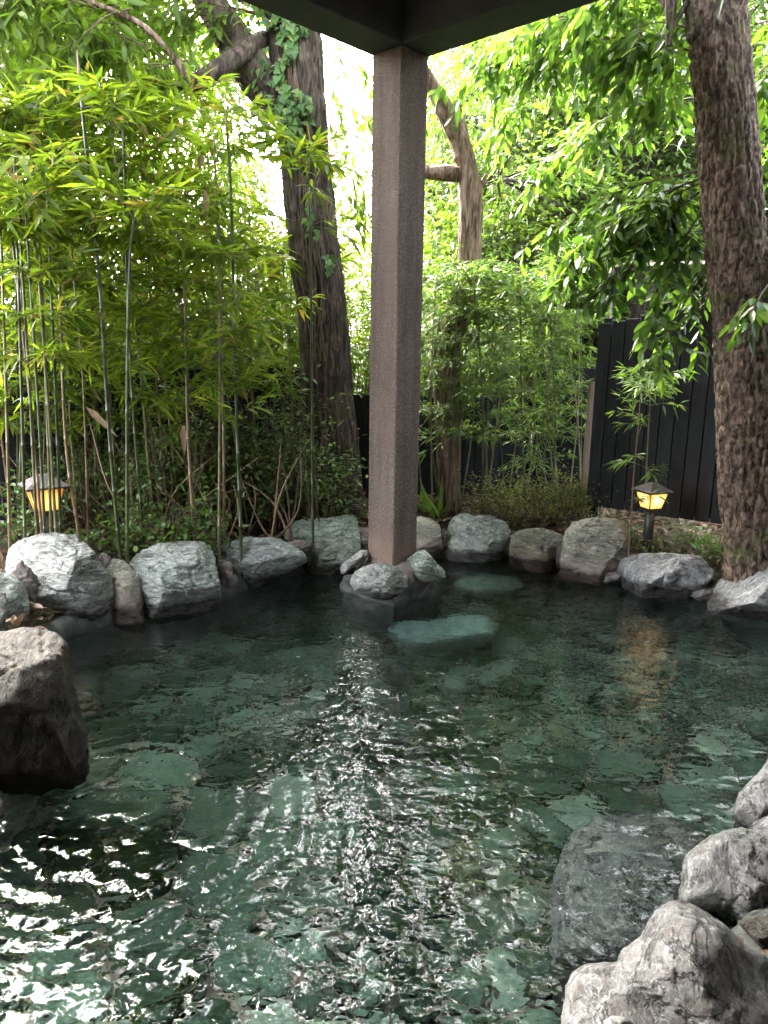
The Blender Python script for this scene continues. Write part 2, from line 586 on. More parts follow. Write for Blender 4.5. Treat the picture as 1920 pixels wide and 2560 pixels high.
def culm_mat(name, c1, c2):
    t = NT(name)
    oi = t.n("ShaderNodeObjectInfo")
    c1, c2 = [tuple(x * 0.66 for x in q) for q in (c1, c2)]
    c = t.mix(oi.outputs['Random'], c1, c2)
    v = t.coord((6, 6, 1.2), rnd=True)
    c = t.mix(1.0, c, t.ramp(t.noise(v, 5, 5, 0.6), [(0.3, 0.6), (0.7, 1.35)]), 'MULTIPLY')
    return t.done(t.pbsdf(c, 0.38, t.bump(t.noise(v, 30, 3), 0.15, 0.002), 0.5))


M['culm_green'] = culm_mat('culm_green', (0.035, 0.055, 0.014), (0.065, 0.085, 0.024))
M['culm_yellow'] = culm_mat('culm_yellow', (0.13, 0.135, 0.05), (0.18, 0.15, 0.065))
M['culm_brown'] = culm_mat('culm_brown', (0.17, 0.10, 0.055), (0.22, 0.15, 0.085))
M['sheath'] = simple('dry_sheath', (0.38, 0.25, 0.15), 0.75, 0.3, 10, 0.3, (5, 5, 0.5))
M['twig'] = simple('twig', (0.13, 0.085, 0.05), 0.8, 0.3, 20, 0.3)
M['twig_green'] = simple('twig_green', (0.12, 0.13, 0.05), 0.7, 0.3, 20)

M['bam_leaf'] = leaf_mat('bamboo_leaf', [(0.0, (0.09, 0.16, 0.022)), (0.35, (0.155, 0.25, 0.032)), (0.65, (0.22, 0.315, 0.042)), (0.91, (0.28, 0.36, 0.055)), (0.95, (0.26, 0.21, 0.07)), (1.0, (0.28, 0.19, 0.09))], 0.62, tcol=(1.65, 1.6, 0.6))
M['bam_leaf_fine'] = leaf_mat('fine_bamboo_leaf', [(0.0, (0.08, 0.16, 0.04)), (0.4, (0.14, 0.245, 0.062)), (0.8, (0.20, 0.31, 0.085)), (0.97, (0.25, 0.34, 0.10)), (1.0, (0.30, 0.22, 0.10))], 0.45)
M['oak_leaf'] = leaf_mat('broad_leaf', [(0.0, (0.06, 0.125, 0.026)), (0.45, (0.105, 0.20, 0.04)), (0.85, (0.15, 0.26, 0.05)), (1.0, (0.19, 0.30, 0.06))], 0.55, gloss=0.55, rough=0.3)
M['light_leaf'] = leaf_mat('light_tree_leaf', [(0.0, (0.10, 0.17, 0.028)), (0.5, (0.145, 0.235, 0.038)), (1.0, (0.21, 0.30, 0.058))], 0.6)
M['dark_leaf'] = leaf_mat('dark_tree_leaf', [(0.0, (0.06, 0.11, 0.026)), (0.5, (0.11, 0.19, 0.04)), (1.0, (0.18, 0.28, 0.058))], 0.38, gloss=0.4, rough=0.4)
M['shrub_leaf'] = leaf_mat('shrub_leaf', [(0.0, (0.07, 0.14, 0.034)), (0.5, (0.12, 0.22, 0.052)), (0.9, (0.17, 0.28, 0.068)), (1.0, (0.20, 0.15, 0.07))], 0.4, gloss=0.5, rough=0.35)
M['azalea_leaf'] = leaf_mat('azalea_leaf', [(0.0, (0.15, 0.19, 0.05)), (0.5, (0.24, 0.29, 0.075)), (0.9, (0.32, 0.34, 0.10)), (1.0, (0.28, 0.19, 0.09))], 0.45)
M['ivy_leaf'] = leaf_mat('ivy_leaf', [(0.0, (0.07, 0.15, 0.04)), (0.6, (0.12, 0.23, 0.06)), (0.9, (0.18, 0.29, 0.08)), (1.0, (0.30, 0.32, 0.08))], 0.4, gloss=0.3)
M['dead_leaf'] = leaf_mat('dead_leaf', [(0.0, (0.09, 0.05, 0.03)), (0.5, (0.19, 0.11, 0.065)), (0.85, (0.27, 0.17, 0.11)), (1.0, (0.34, 0.26, 0.18))], 0.15, tcol=(1.1, 1.0, 0.8))
M['bark_oak'] = bark_mat('oak_bark', (0.022, 0.015, 0.011), (0.075, 0.05, 0.038), (0.19, 0.14, 0.112), moss=(0.13, 0.14, 0.05), moss_amt=0.35)
M['bark_right'] = bark_mat('flaky_bark', (0.024, 0.016, 0.011), (0.115, 0.077, 0.055), (0.27, 0.20, 0.15), (1, 1, 0.45), moss=(0.10, 0.12, 0.03), moss_amt=0.55, freq=34)
M['bark_dead'] = bark_mat('stripped_bark', (0.07, 0.04, 0.026), (0.24, 0.15, 0.105), (0.42, 0.31, 0.24), (1, 1, 0.14), moss=(0.11, 0.10, 0.04), moss_amt=0.3, freq=30, bump=0.6)
M['bark_far'] = bark_mat('dark_bark', (0.025, 0.02, 0.017), (0.075, 0.06, 0.05), (0.13, 0.11, 0.095), (1, 1, 0.3), freq=20)


def soil():
    t = NT('soil')
    v = t.coord()
    c = t.ramp(t.noise(v, 5, 8, 0.65), [(0.3, (0.018, 0.013, 0.009)), (0.55, (0.043, 0.03, 0.02)), (0.75, (0.075, 0.053, 0.037))])
    c = t.mix(t.ramp(t.noise(v, 0.9, 4), [(0.5, 0.0), (0.7, 0.6)]), c, (0.05, 0.065, 0.022))
    return t.done(t.pbsdf(c, 0.95, t.bump(t.noise(v, 35, 8, 0.7), 0.9, 0.02), 0.2))


M['soil'] = soil()
M['deck'] = simple('deck_stone', (0.22, 0.21, 0.20), 0.7, 0.25, 9, 0.3)


def water():
    t = NT('water')
    v = t.coord((1.0, 1.5, 1.0), (0, 0, 0.5), kind='World')
    n1 = t.noise(v, 17.0, 1, 0.4, 0.3)
    n2 = t.noise(t.coord(kind='World'), 42.0, 1, 0.4, 0.4)
    nm = t.bump(n1, 0.36, 0.014)
    nm = t.bump(n2, 0.45, 0.0065, nm)
    return t.done(t.pbsdf((0.78, 0.95, 0.89), 0.0, nm, 0.5, Transmission_Weight=1.0, IOR=1.333))


M['water'] = water()
M['lamp_metal'] = simple('lamp_metal', (0.02, 0.02, 0.02), 0.5, 0.3, 20, 0.2)
M['lamp_roof'] = simple('lamp_roof', (0.11, 0.09, 0.08), 0.8, 0.5, 60, 0.6)


def lamp_glass():
    t = NT('lamp_glass')
    e = t.n("ShaderNodeEmission")
    v = t.coord()
    ln = t.n("ShaderNodeVectorMath", operation='DISTANCE'); t.l(v, ln.inputs[0]); ln.inputs[1].default_value = (0, 0, 0.075)
    t.l(t.ramp(ln.outputs['Value'], [(0.055, (1.0, 0.75, 0.40)), (0.08, (0.62, 0.32, 0.07)), (0.12, (0.20, 0.07, 0.012))]), e.inputs['Color'])   # frosted glass, brightest at the bulb
    e.inputs['Strength'].default_value = 0.115
    return t.done(e.outputs[0])


def lamp_bulb():
    t = NT('lamp_bulb')
    e = t.n("ShaderNodeEmission")
    e.inputs['Color'].default_value = (1.0, 0.72, 0.36, 1)
    e.inputs['Strength'].default_value = 0.12
    return t.done(e.outputs[0])


M['lamp_glass'] = lamp_glass()
M['lamp_bulb'] = lamp_bulb()

# ------------------------------------------------------------------ pool outline (waterline traced, z = 0), star-shaped about PC
PC = np.array([0.25, 2.9])
edge_px = [(215, 1880), (195, 1700), (175, 1655), (250, 1605), (365, 1570), (545, 1540), (640, 1500), (770, 1450), (900, 1425), (1040, 1400),
           (1110, 1390), (1275, 1388), (1400, 1422), (1560, 1440), (1760, 1492), (1920, 1545), (2250, 1680)]
edge = [atZ(px, py, 0)[:2] for px, py in edge_px]
edge += [np.array(p) for p in [(2.75, 2.9), (2.2, 2.55)]]
edge += [atZ(px, py, 0)[:2] for px, py in [(1870, 2060), (1720, 2170), (1500, 2360), (1400, 2520)]]
edge += [np.array(p) for p in [(0.5, 1.05), (-0.3, 0.85), (-1.2, 0.9), (-1.75, 1.4), (-1.6, 2.2), (-1.22, 2.5)]]
edge = np.array(edge)
ang = np.arctan2(edge[:, 1] - PC[1], edge[:, 0] - PC[0])
rr = np.linalg.norm(edge - PC, axis=1)
o_ = np.argsort(ang)
NA = 360
TH = np.linspace(-math.pi, math.pi, NA, endpoint=False)
PR = np.interp(TH, np.concatenate([ang[o_] - 2 * math.pi, ang[o_], ang[o_] + 2 * math.pi]), np.tile(rr[o_], 3))
kern = np.array([1, 3, 4, 3, 1]) / 12
PR = sum(k * np.roll(PR, s) for k, s in zip(kern, (-2, -1, 0, 1, 2)))


def pool_r(th):
    return np.interp(th, np.concatenate([TH - 2 * math.pi, TH, TH + 2 * math.pi]), np.tile(PR, 3))


def in_pool(x, y, f=1.0):
    dx, dy = x - PC[0], y - PC[1]
    return np.hypot(dx, dy) < pool_r(np.arctan2(dy, dx)) * f


def ring_sheet(radii_off, zs, amp, seed, absolute=None):
    rows = []
    for i, (ro, z) in enumerate(zip(radii_off, zs)):
        R = (PR + ro) if absolute is None or absolute[i] is None else np.maximum(np.full(NA, absolute[i]), 0)
        X = PC[0] + np.cos(TH) * R; Y = PC[1] + np.sin(TH) * R
        P = np.stack([X, Y, np.full(NA, z)], 1)
        a = amp[i]
        if a:
            d = fbm(P * 6.0, 3, seed)
            P[:, 0] += np.cos(TH) * d * a; P[:, 1] += np.sin(TH) * d * a
            P[:, 2] += fbm(P * 4.5 + 9, 3, seed + 5) * a
        rows.append(P)
    V = np.concatenate(rows)
    n = len(rows)
    i = np.arange(n - 1)[:, None] * NA; j = np.arange(NA)[None]; j2 = (j + 1) % NA
    return V, [np.stack([i + j, i + NA + j, i + NA + j2, i + j2], -1).reshape(-1, 4)]


FLOOR_Z = -0.55
# ground: one sheet from the pool's rim to the horizon
offs = [0.30, 0.36, 0.46, 0.6, 0.85, 1.15, 1.5, 2.0, 2.7, 3.6, 5.0, 7.5, 12, 20, 40, 90, 220]
zs = [0.10, 0.15, 0.18, 0.20, 0.22, 0.23, 0.24, 0.25, 0.26, 0.28, 0.3, 0.3, 0.3, 0.3, 0.3, 0.3, 0.3]
amp = [0.01, 0.02] + [0.025] * 8 + [0.05] * 3 + [0.0] * 4
V, F = ring_sheet(offs, zs, amp, 3)
props(mk_obj('ground', V, F, M['soil']), 'dark leaf-strewn soil of the bamboo garden round the pool', 'ground', kind='structure')


def ground_z(x, y):
    dx, dy = x - PC[0], y - PC[1]
    return float(np.interp(np.hypot(dx, dy) - pool_r(np.arctan2(dy, dx)), offs, zs))


# pool wall with its mortar rim
offs2 = [0.20, 0.20, 0.20, 0.20, 0.21, 0.22, 0.24, 0.27, 0.31, 0.36, 0.42]
zs2 = [FLOOR_Z - 0.05, -0.35, -0.1, -0.02, 0.03, 0.06, 0.085, 0.10, 0.105, 0.10, 0.07]
V, F = ring_sheet(offs2, zs2, [0.0, 0.02, 0.03, 0.03, 0.03, 0.03, 0.03, 0.03, 0.03, 0.02, 0.01], 11)
props(mk_obj('pool_wall', V, F, M['wall']), 'dark wet mortar wall and rim holding the pool', 'wall', kind='structure')

# pool floor: grout bed and each flagstone
g = [[PC[0] - 3.6, PC[1] - 2.9, FLOOR_Z - 0.012], [PC[0] + 3.6, PC[1] - 2.9, FLOOR_Z - 0.012], [PC[0] + 3.6, PC[1] + 3.6, FLOOR_Z - 0.012], [PC[0] - 3.6, PC[1] + 3.6, FLOOR_Z - 0.012]]
floor = mk_obj('pool_floor', np.array(g), [np.array([[0, 1, 2, 3]])], M['grout'])
props(floor, 'crazy-paved pool floor of green stones in grey grout under water', 'floor', kind='structure')


def clip_poly(poly, n, d):
    """keep dot(p,n) <= d"""
    out = []
    for i in range(len(poly)):
        a, b = poly[i], poly[(i + 1) % len(poly)]
        da, db = np.dot(a, n) - d, np.dot(b, n) - d
        if da <= 0: out.append(a)
        if (da < 0) != (db < 0):
            t = da / (da - db); out.append(a + (b - a) * t)
    return out


seeds = []
tries = 0
while tries < 14000 and len(seeds) < 560:
    tries += 1
    p = np.array([rng.uniform(-2.4, 3.0), rng.uniform(0.6, 6.0)])
    if not in_pool(p[0], p[1], 1.04): continue
    rmin = 0.085 + 0.15 * max(0, float(noise(np.array([[p[0] * 1.4, p[1] * 1.4, 3.3]]), 5)[0]) + 0.15)
    if all(np.hypot(*(p - q)) > rmin for q in seeds):
        seeds.append(p)
seeds = np.array(seeds)
seeds = seeds[np.argsort(np.linalg.norm(seeds - np.array([0.0, 0.4]), axis=1))]
far_g = Geo()
for i, p in enumerate(seeds):
    d = np.linalg.norm(seeds - p, axis=1)
    poly = [p + np.array([math.cos(a), math.sin(a)]) * 0.30 for a in np.linspace(0, 2 * math.pi, 10, endpoint=False)]
    for j in np.argsort(d)[1:14]:
        q = seeds[j]; n = (q - p) / d[j]
        poly = clip_poly(poly, n, np.dot((p + q) / 2, n) - rng.uniform(0.007, 0.016))
        if len(poly) < 3: break
    if len(poly) < 3: continue
    poly = np.array(poly)
    rp = []                                        # round the corners a little
    for k in range(len(poly)):
        a, b, c = poly[k - 1], poly[k], poly[(k + 1) % len(poly)]
        rp += [b + (a - b) * 0.2, b + (c - b) * 0.2]
    rp = np.array(rp); k = len(rp)
    c0 = rp.mean(0)
    h = rng.uniform(0.012, 0.035)
    inn = c0 + (rp - c0) * 0.93
    tilt = rng.normal(0, 0.03, 2)
    V = np.vstack([np.c_[rp, np.full(k, -0.02)], np.c_[rp, np.full(k, h * 0.7)], np.c_[inn, h + (inn - c0) @ tilt], [[c0[0], c0[1], h + 0.004]]])
    V[:, 2] += FLOOR_Z
    j = np.arange(k); j2 = (j + 1) % k
    F = [np.vstack([np.stack([j, j2, k + j2, k + j], 1), np.stack([k + j, k + j2, 2 * k + j2, 2 * k + j], 1)]), np.stack([2 * k + j, 2 * k + j2, np.full(k, 3 * k)], 1)]
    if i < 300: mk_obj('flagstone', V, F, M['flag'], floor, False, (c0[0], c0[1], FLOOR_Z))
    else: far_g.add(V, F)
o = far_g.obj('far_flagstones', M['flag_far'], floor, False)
if o: o["kind"] = "stuff"

# water surface with real ripples
xs = np.arange(-2.5, 3.3, 0.0105); ys = np.arange(0.7, 6.0, 0.0105)
X, Y = np.meshgrid(xs, ys)
P2 = np.stack([X.ravel(), Y.ravel(), np.zeros(X.size)], 1)
wx = P2[:, 0] + 0.05 * noise(P2 * 2.3, 1); wy = P2[:, 1] + 0.05 * noise(P2 * 2.3, 2)
H = np.zeros(len(P2))
wr = np.random.default_rng(3)
near = np.clip(1.25 - (P2[:, 1] - 1.2) / 3.2, 0.35, 1.25)
for k in range(84):
    lam = 0.045 * (6.0 ** (wr.random() ** 1.3))
    th = wr.normal(1.35, 0.6)                     # drifting mostly away along one diagonal
    kx, ky = math.cos(th) * 2 * math.pi / lam, math.sin(th) * 2 * math.pi / lam
    env = np.clip(0.45 + 0.9 * noise(P2 * wr.uniform(0.8, 1.6) + k * 7.1, 40 + k), 0, None)
    H += env * lam * 0.0046 * np.sin(kx * wx + ky * wy + wr.random() * 6.28)
src = np.array([-0.95, 2.25])                     # rings spreading where the spring runs in by the dark boulder
rs = np.hypot(wx - src[0], wy - src[1])
H += 0.0022 * np.sin(rs * 2 * math.pi / 0.085) * np.exp(-((rs - 0.55) / 0.5) ** 2)
H = H * near * (1 + 0.15 * np.clip((-P2[:, 0] - 0.1) / 1.0, 0, 1))
P2[:, 2] = H
nx, ny = len(xs), len(ys)
i = (np.arange(ny - 1)[:, None] * nx + np.arange(nx - 1)[None]).ravel()
Q = np.stack([i, i + 1, i + nx + 1, i + nx], 1)
keep = in_pool(P2[i, 0], P2[i, 1], 1.0) | (np.hypot(P2[i, 0] - PC[0], P2[i, 1] - PC[1]) < pool_r(np.arctan2(P2[i, 1] - PC[1], P2[i, 0] - PC[0])) + 0.32)
Q = Q[keep]
used = np.unique(Q); remap = np.zeros(len(P2), int); remap[used] = np.arange(len(used))
props(mk_obj('pool_water', P2[used], [remap[Q]], M['water']), 'clear green rippling hot spring water filling the pool', 'water', kind='structure')

# deck, and unseen walls added behind and beside the pool to block light
V, F = box(-6, 6, -3.4, 0.45, 0.02, 0.19, 0.01)
props(mk_obj('deck', V, F, M['deck'], smooth=False), 'grey stone deck at the near end of the pool', 'deck', kind='structure')

bw = empty('shade_walls', (0, -3.3, 0.1), 'unseen dark walls added behind and beside the pool to keep light off it', 'shade wall')
for bx in ((-3.2, 3.3, -3.42, -3.3), (3.3, 3.42, -3.42, 4.0), (-3.32, -3.2, -3.42, 1.7)):
    V, F = box(*bx, 0.0, 3.2, 0.005); mk_obj('wall', V, F, M['plaster'], bw, False)

# ------------------------------------------------------------------ pavilion: post, beams, ceiling, roof
BA = RAD(43.0)
a_dir = np.array([math.sin(BA), math.cos(BA), 0]); b_dir = np.array([-math.cos(BA), math.sin(BA), 0])
POST_W = 0.235
corner = atY(983, 1405, 4.62); corner[2] = 0
pc = corner + (a_dir + b_dir) * POST_W / 2
BEAM_Z = 3.265
pav = empty('pavilion', (pc[0], pc[1], 0.0), 'brown stucco post carrying the dark beams of the pavilion roof', 'pavilion', rz=math.atan2(a_dir[1], a_dir[0]))


def pav_box(name, x0, x1, y0, y1, z0, z1, mat, bev=0.004):
    V, F = box(x0, x1, y0, y1, z0, z1, bev)
    o = mk_obj(name, V, F, mat, smooth=False)
    o.parent = pav
    return o


hw = POST_W / 2
# post: subdivided slightly rounded box
V, F = box(-hw, hw, -hw, hw, -0.3, BEAM_Z + 0.001, 0.008)
o = mk_obj('post', V, F, M['stucco'], smooth=False); o.parent = pav
pav_box('beam', -7.2, hw + 0.012, -hw - 0.01, hw + 0.012, BEAM_Z, BEAM_Z + 0.24, M['beam'], 0.006)
pav_box('beam', -hw - 0.01, hw + 0.011, -7.2, -hw - 0.012, BEAM_Z + 0.001, BEAM_Z + 0.239, M['beam'], 0.006)
for k in range(33):                                # ceiling boards
    y1 = hw + 0.25 - k * 0.22
    pav_box('ceiling_board', -7.2, hw + 0.25, y1 - 0.214, y1, BEAM_Z + 0.2405, BEAM_Z + 0.262, M['ceiling'], 0.003)
pav_box('roof', -7.3, hw + 0.30, -7.3, hw + 0.30, BEAM_Z + 0.264, BEAM_Z + 0.36, M['rooftop'], 0.01)

# pedestal
ped = empty('post_pedestal', (pc[0], pc[1], 0), 'wet mortar pedestal standing in the water under the stucco post', 'pedestal', rz=math.atan2(a_dir[1], a_dir[0]))
bm_n = 26
gx = np.linspace(-1, 1, bm_n)


def cube_sphere(n):
    """unit cube surface grid"""
    V, F, off = [], [], 0
    g1 = np.linspace(-1, 1, n)
    A, B = np.meshgrid(g1, g1)
    for ax in range(3):
        for s in (-1, 1):
            P = np.zeros((n * n, 3)); o = [k for k in range(3) if k != ax]
            P[:, ax] = s; P[:, o[0]] = A.ravel(); P[:, o[1]] = B.ravel()
            i = (np.arange(n - 1)[:, None] * n + np.arange(n - 1)[None]).ravel()
            q = np.stack([i, i + 1, i + n + 1, i + n], 1)
            if (s > 0) == (ax == 1): q = q[:, ::-1]
            V.append(P); F.append(q + off); off += n * n
    return np.concatenate(V), np.concatenate(F)


CV, CF = cube_sphere(30)
P = CV.copy()
rn = (np.abs(P[:, :2]) ** 8).sum(1) ** (1 / 8)
P[:, 0] *= 0.238; P[:, 1] *= 0.238
P[:, 2] = np.where(P[:, 2] > 0, P[:, 2] * 0.085, P[:, 2] * 0.62)
tp = CV[:, 2] > 0.99
rad_ = np.hypot(CV[:, 0], CV[:, 1])
P[tp, 2] += 0.10 * np.clip(1.0 - rad_[tp] * 0.8, 0, 1)           # mortar heaped up to the post
d = fbm(P * 9, 4, 21)
P[:, :2] *= (1 + 0.05 * d)[:, None]
P[:, 2] += 0.02 * fbm(P * 7 + 4, 3, 8)
o = mk_obj('base', P, [CF], M['wall']); o.parent = ped
Pm = CV.copy(); Pm = nrm(Pm) * np.array([0.25, 0.25, 0.125]); Pm *= (1 + 0.08 * fbm(Pm * 12, 3, 33))[:, None]
Pm[:, 2] += 0.12
o = mk_obj('mortar_cap', Pm, [CF], M['mortar']); o.parent = ped

# ------------------------------------------------------------------ boulders
def ico(sub):
    import bmesh
    bm = bmesh.new(); bmesh.ops.create_icosphere(bm, subdivisions=sub, radius=1.0)
    V = np.array([v.co[:] for v in bm.verts]); F = np.array([[v.index for v in f.verts] for f in bm.faces])
    bm.free(); return V, F


ICO = {k: ico(k) for k in (3, 5, 6)}


def radial(poly2, n=256):
    c = poly2.mean(0)
    # area centroid
    x, y = poly2[:, 0], poly2[:, 1]; x2, y2 = np.roll(x, -1), np.roll(y, -1)
    cr = x * y2 - x2 * y; A = cr.sum() / 2
    c = np.array([((x + x2) * cr).sum(), ((y + y2) * cr).sum()]) / (6 * A)
    p = poly2 - c; q = np.roll(p, -1, axis=0)
    th = np.linspace(-math.pi, math.pi, n, endpoint=False)
    r = np.zeros(n)
    for k, t in enumerate(th):
        d = np.array([math.cos(t), math.sin(t)])
        e = q - p
        den = d[0] * e[:, 1] - d[1] * e[:, 0]
        with np.errstate(divide='ignore', invalid='ignore'):
            s = (p[:, 0] * e[:, 1] - p[:, 1] * e[:, 0]) / den
            u = (p[:, 0] * d[1] - p[:, 1] * d[0]) / den
        ok = (np.abs(den) > 1e-9) & (u >= -1e-6) & (u <= 1 + 1e-6) & (s > 0)
        r[k] = s[ok].max() if ok.any() else np.linalg.norm(p, axis=1).mean()
    k5 = np.array([1, 4, 6, 4, 1]) / 16
    r = sum(w * np.roll(r, s) for w, s in zip(k5, (-2, -1, 0, 1, 2)))
    return c, th, r


ROCKS = []
PG = 'stones set on the post pedestal'


def boulder(pts, org, sc, D, thick, mat, label, sink=0.0, seed=1, sub=5, n_exp=2.7, facets=9, rough=1.0, cut=(0.58, 0.88), group='boulders round the pool', name='boulder'):
    """outline traced in a crop of the photo (org, sc), standing at depth y = D; thick = half depth along the view"""
    px = np.array([(org[0] + x / sc, org[1] + y / sc) for x, y in pts])
    cpx = px.mean(0)
    px = cpx + (px - cpx) * (1.05 if group == 'boulders round the pool' else 1.10 if group == PG else 1.0)
    C0 = atY(cpx[0], cpx[1], D)
    w = nrm(C0 - CP)                                # away from the viewer
    u = nrm(np.cross(w, [0, 0, 1.0])); v = np.cross(u, w)
    poly = []
    for x, y in px:
        d = ray(x, y); t = np.dot(C0 - CP, w) / np.dot(d, w)
        q = CP + d * t - C0
        poly.append((np.dot(q, u), np.dot(q, v)))
    poly = np.array(poly)
    if sink:
        low = poly[:, 1] < 0
        poly[low, 1] -= sink * np.clip(-poly[low, 1] / (-poly[:, 1].min()), 0, 1)
    c2, th, r = radial(poly)
    V, F = ICO[sub]
    rho = np.hypot(V[:, 0], V[:, 1]); s = 1 / (rho ** n_exp + np.abs(V[:, 2]) ** n_exp) ** (1 / n_exp)
    R = np.interp(np.arctan2(V[:, 1], V[:, 0]), np.concatenate([th, [math.pi]]), np.concatenate([r, [r[0]]]))
    L = np.stack([V[:, 0] * s * R, V[:, 1] * s * R, V[:, 2] * s * thick], 1)
    rg = np.random.default_rng(seed)
    size = float(r.mean())
    for k in range(facets):
        m = nrm(np.array([rg.normal(0, 0.75), rg.normal(0.15, 0.75), -rg.uniform(0.55, 1.1)]))
        h = L @ m
        ck = h.max() * rg.uniform(*cut)
        L = L - m[None] * (np.maximum(0, h - ck) * 0.88)[:, None]
    nd = nrm(L)
    Ln = L / size
    st = Ln @ np.array([[1.0, 0.3, 0], [-0.3, 1.0, 0.2], [0.1, -0.2, 1.0]]) * np.array([1.0, 2.4, 1.0])
    disp = 0.055 * fbm(Ln * 1.6 + seed * 3.1, 3, seed) + 0.030 * (ridged(st * 1.3 + seed, 3, seed + 3) - 0.6) + 0.007 * fbm(Ln * 9 + seed, 4, seed + 7)
    if name == 'boulder' and mat.name == 'rock_near':                               # weathered, pitted limestone look
        disp += 0.018 * (ridged(Ln * 3.2 + seed, 4, seed + 21) - 0.6) - 0.03 * np.clip(noise(Ln * 7.0 + seed, seed + 23) - 0.35, 0, 1)
    crack = np.clip(1 - np.abs(noise(st * 1.25 + 5.5 * seed, seed + 13)) * 14, 0, 1)
    disp -= 0.05 * crack
    L = L + nd * (disp * size * rough)[:, None]
    ta = np.arctan2(L[:, 1], L[:, 0]); ra = np.hypot(L[:, 0], L[:, 1])          # keep the traced outline after the facets are cut
    bi = np.clip(((ta + math.pi) / (2 * math.pi) * 64).astype(int), 0, 63)
    mx = np.zeros(64); np.maximum.at(mx, bi, ra)
    bc = -math.pi + (np.arange(64) + 0.5) * 2 * math.pi / 64
    ratio = np.interp(bc, np.concatenate([th, [math.pi]]), np.concatenate([r, [r[0]]])) / np.maximum(mx, 1e-6)
    ratio = sum(k * np.roll(ratio, q) for k, q in zip((0.25, 0.5, 0.25), (-1, 0, 1)))
    sc_ = np.interp(ta, np.concatenate([bc - 2 * math.pi, bc, bc + 2 * math.pi]), np.tile(ratio, 3))
    L[:, :2] *= sc_[:, None]
    L[:, 0] += c2[0]; L[:, 1] += c2[1]
    Wd = C0 + L[:, :1] * u + L[:, 1:2] * v + L[:, 2:] * w
    ctr = Wd.mean(0)
    o = mk_obj(name, Wd, [F[:, ::-1]], mat, None, True, ctr)
    props(o, label, 'boulder', group)
    ROCKS.append(o)
    return o


c5 = ((0, 1250), 1.728); c6 = ((960, 1250), 1.728); c55 = ((840, 1240), 5.53); c7 = ((0, 1540), 4.253); c8 = ((960, 1860), 1.728); c88 = ((1560, 1840), 3.072)
boulder([(-90, 330), (0, 310), (60, 325), (110, 370), (125, 450), (115, 520), (60, 560), (0, 565), (-90, 560)], *c5, 3.75, 0.16, M['rock_green'],
        'greenish boulder tucked between the big pale boulder and the dark brown one', 0.12, 2)
boulder([(-60, 380), (0, 385), (25, 400), (30, 440), (15, 500), (-60, 530)], *c5, 3.35, 0.08, M['rock_pale'],
        'small pale boulder on the bank behind the dark brown boulder', 0.1, 4)
boulder([(25, 300), (38, 215), (110, 165), (240, 143), (330, 160), (400, 225), (470, 330), (490, 385), (452, 480), (432, 560), (390, 575), (330, 545), (250, 510), (170, 492), (100, 440)],
        *c5, 4.12, 0.30, M['rock_pale'], 'big pale domed boulder below the lantern among the bamboo', 0.07, 11, 6)
boulder([(450, 275), (500, 255), (540, 260), (570, 295), (605, 340), (620, 440), (615, 545), (560, 552), (500, 530), (475, 420)], *c5, 4.22, 0.15, M['rock_tan'],
        'small upright tan boulder wedged beside the big pale domed boulder', 0.18, 5)
boulder([(562, 285), (600, 228), (680, 190), (800, 180), (880, 180), (915, 215), (935, 300), (945, 375), (932, 420), (850, 465), (750, 484), (660, 500), (615, 430)], *c5, 4.42, 0.24, M['rock_green'],
        'grey-green block boulder with a flat sloping top beside the small tan boulder', 0.15, 6, 6)
boulder([(920, 235), (960, 195), (1060, 165), (1180, 165), (1260, 190), (1310, 230), (1322, 270), (1250, 312), (1150, 352), (1100, 398), (1000, 392), (960, 330)], *c5, 4.86, 0.26, M['rock_green'],
        'low flat-topped grey-green boulder overhanging the water beside the block boulder', 0.0, 7, 6)
boulder([(1225, 150), (1240, 105), (1300, 85), (1400, 80), (1500, 62), (1540, 80), (1555, 200), (1500, 255), (1420, 285), (1340, 292), (1300, 240)], *c5, 5.28, 0.22, M['rock_moss'],
        'mossy green boulder with white streaks at the foot of the ivy-clad tree', 0.12, 8, 6)
boulder([(-300, 260), (0, 185), (200, 158), (420, 155), (560, 200), (680, 280), (740, 370), (760, 600), (800, 800), (870, 1050), (910, 1200), (930, 1400), (900, 1540), (700, 1620), (400, 1700), (0, 1760), (-300, 1800), (-420, 1300), (-400, 600)],
        *c7, 2.72, 0.30, M['rock_brown'], 'tall dark brown boulder with a pinkish foot under the roof edge', 0.10, 9, 6, 3.0, 4)
boulder([(-120, 1960), (-20, 1925), (30, 1935), (62, 1975), (50, 2030), (-20, 2070), (-120, 2080)], *c7, 2.35, 0.07, M['rock_tan'],
        'small stone poking out of the water before the dark brown boulder', 0.08, 10)
# pedestal stones
boulder([(70, 990), (100, 930), (330, 760), (430, 750), (445, 830), (380, 920), (220, 1000), (120, 1085), (80, 1050)], *c55, 4.72, 0.07, M['rock_pale'],
        'thin pale slab stone leaning on the mortar at the post', 0, 12, 5, 2.2, 5, 0.8, (0.7, 0.9), PG)
boulder([(225, 1200), (280, 1060), (400, 985), (560, 955), (720, 960), (850, 1000), (935, 1060), (978, 1180), (935, 1290), (820, 1385), (700, 1425), (560, 1415), (420, 1375), (290, 1310)], *c55, 4.46, 0.13, M['rock_pale'],
        'rounded speckled blue-grey stone on the pedestal below the post', 0, 13, 6, 2.4, 7, 1.2, (0.7, 0.9), PG)
boulder([(930, 1000), (1000, 880), (1130, 780), (1230, 755), (1290, 820), (1380, 930), (1480, 1020), (1500, 1120), (1380, 1165), (1180, 1175), (1060, 1085)], *c55, 4.68, 0.12, M['rock_moss'],
        'angular olive stone on the shaded side of the pedestal', 0, 14, 5, 2.2, 9, 1.1, (0.6, 0.88), PG)
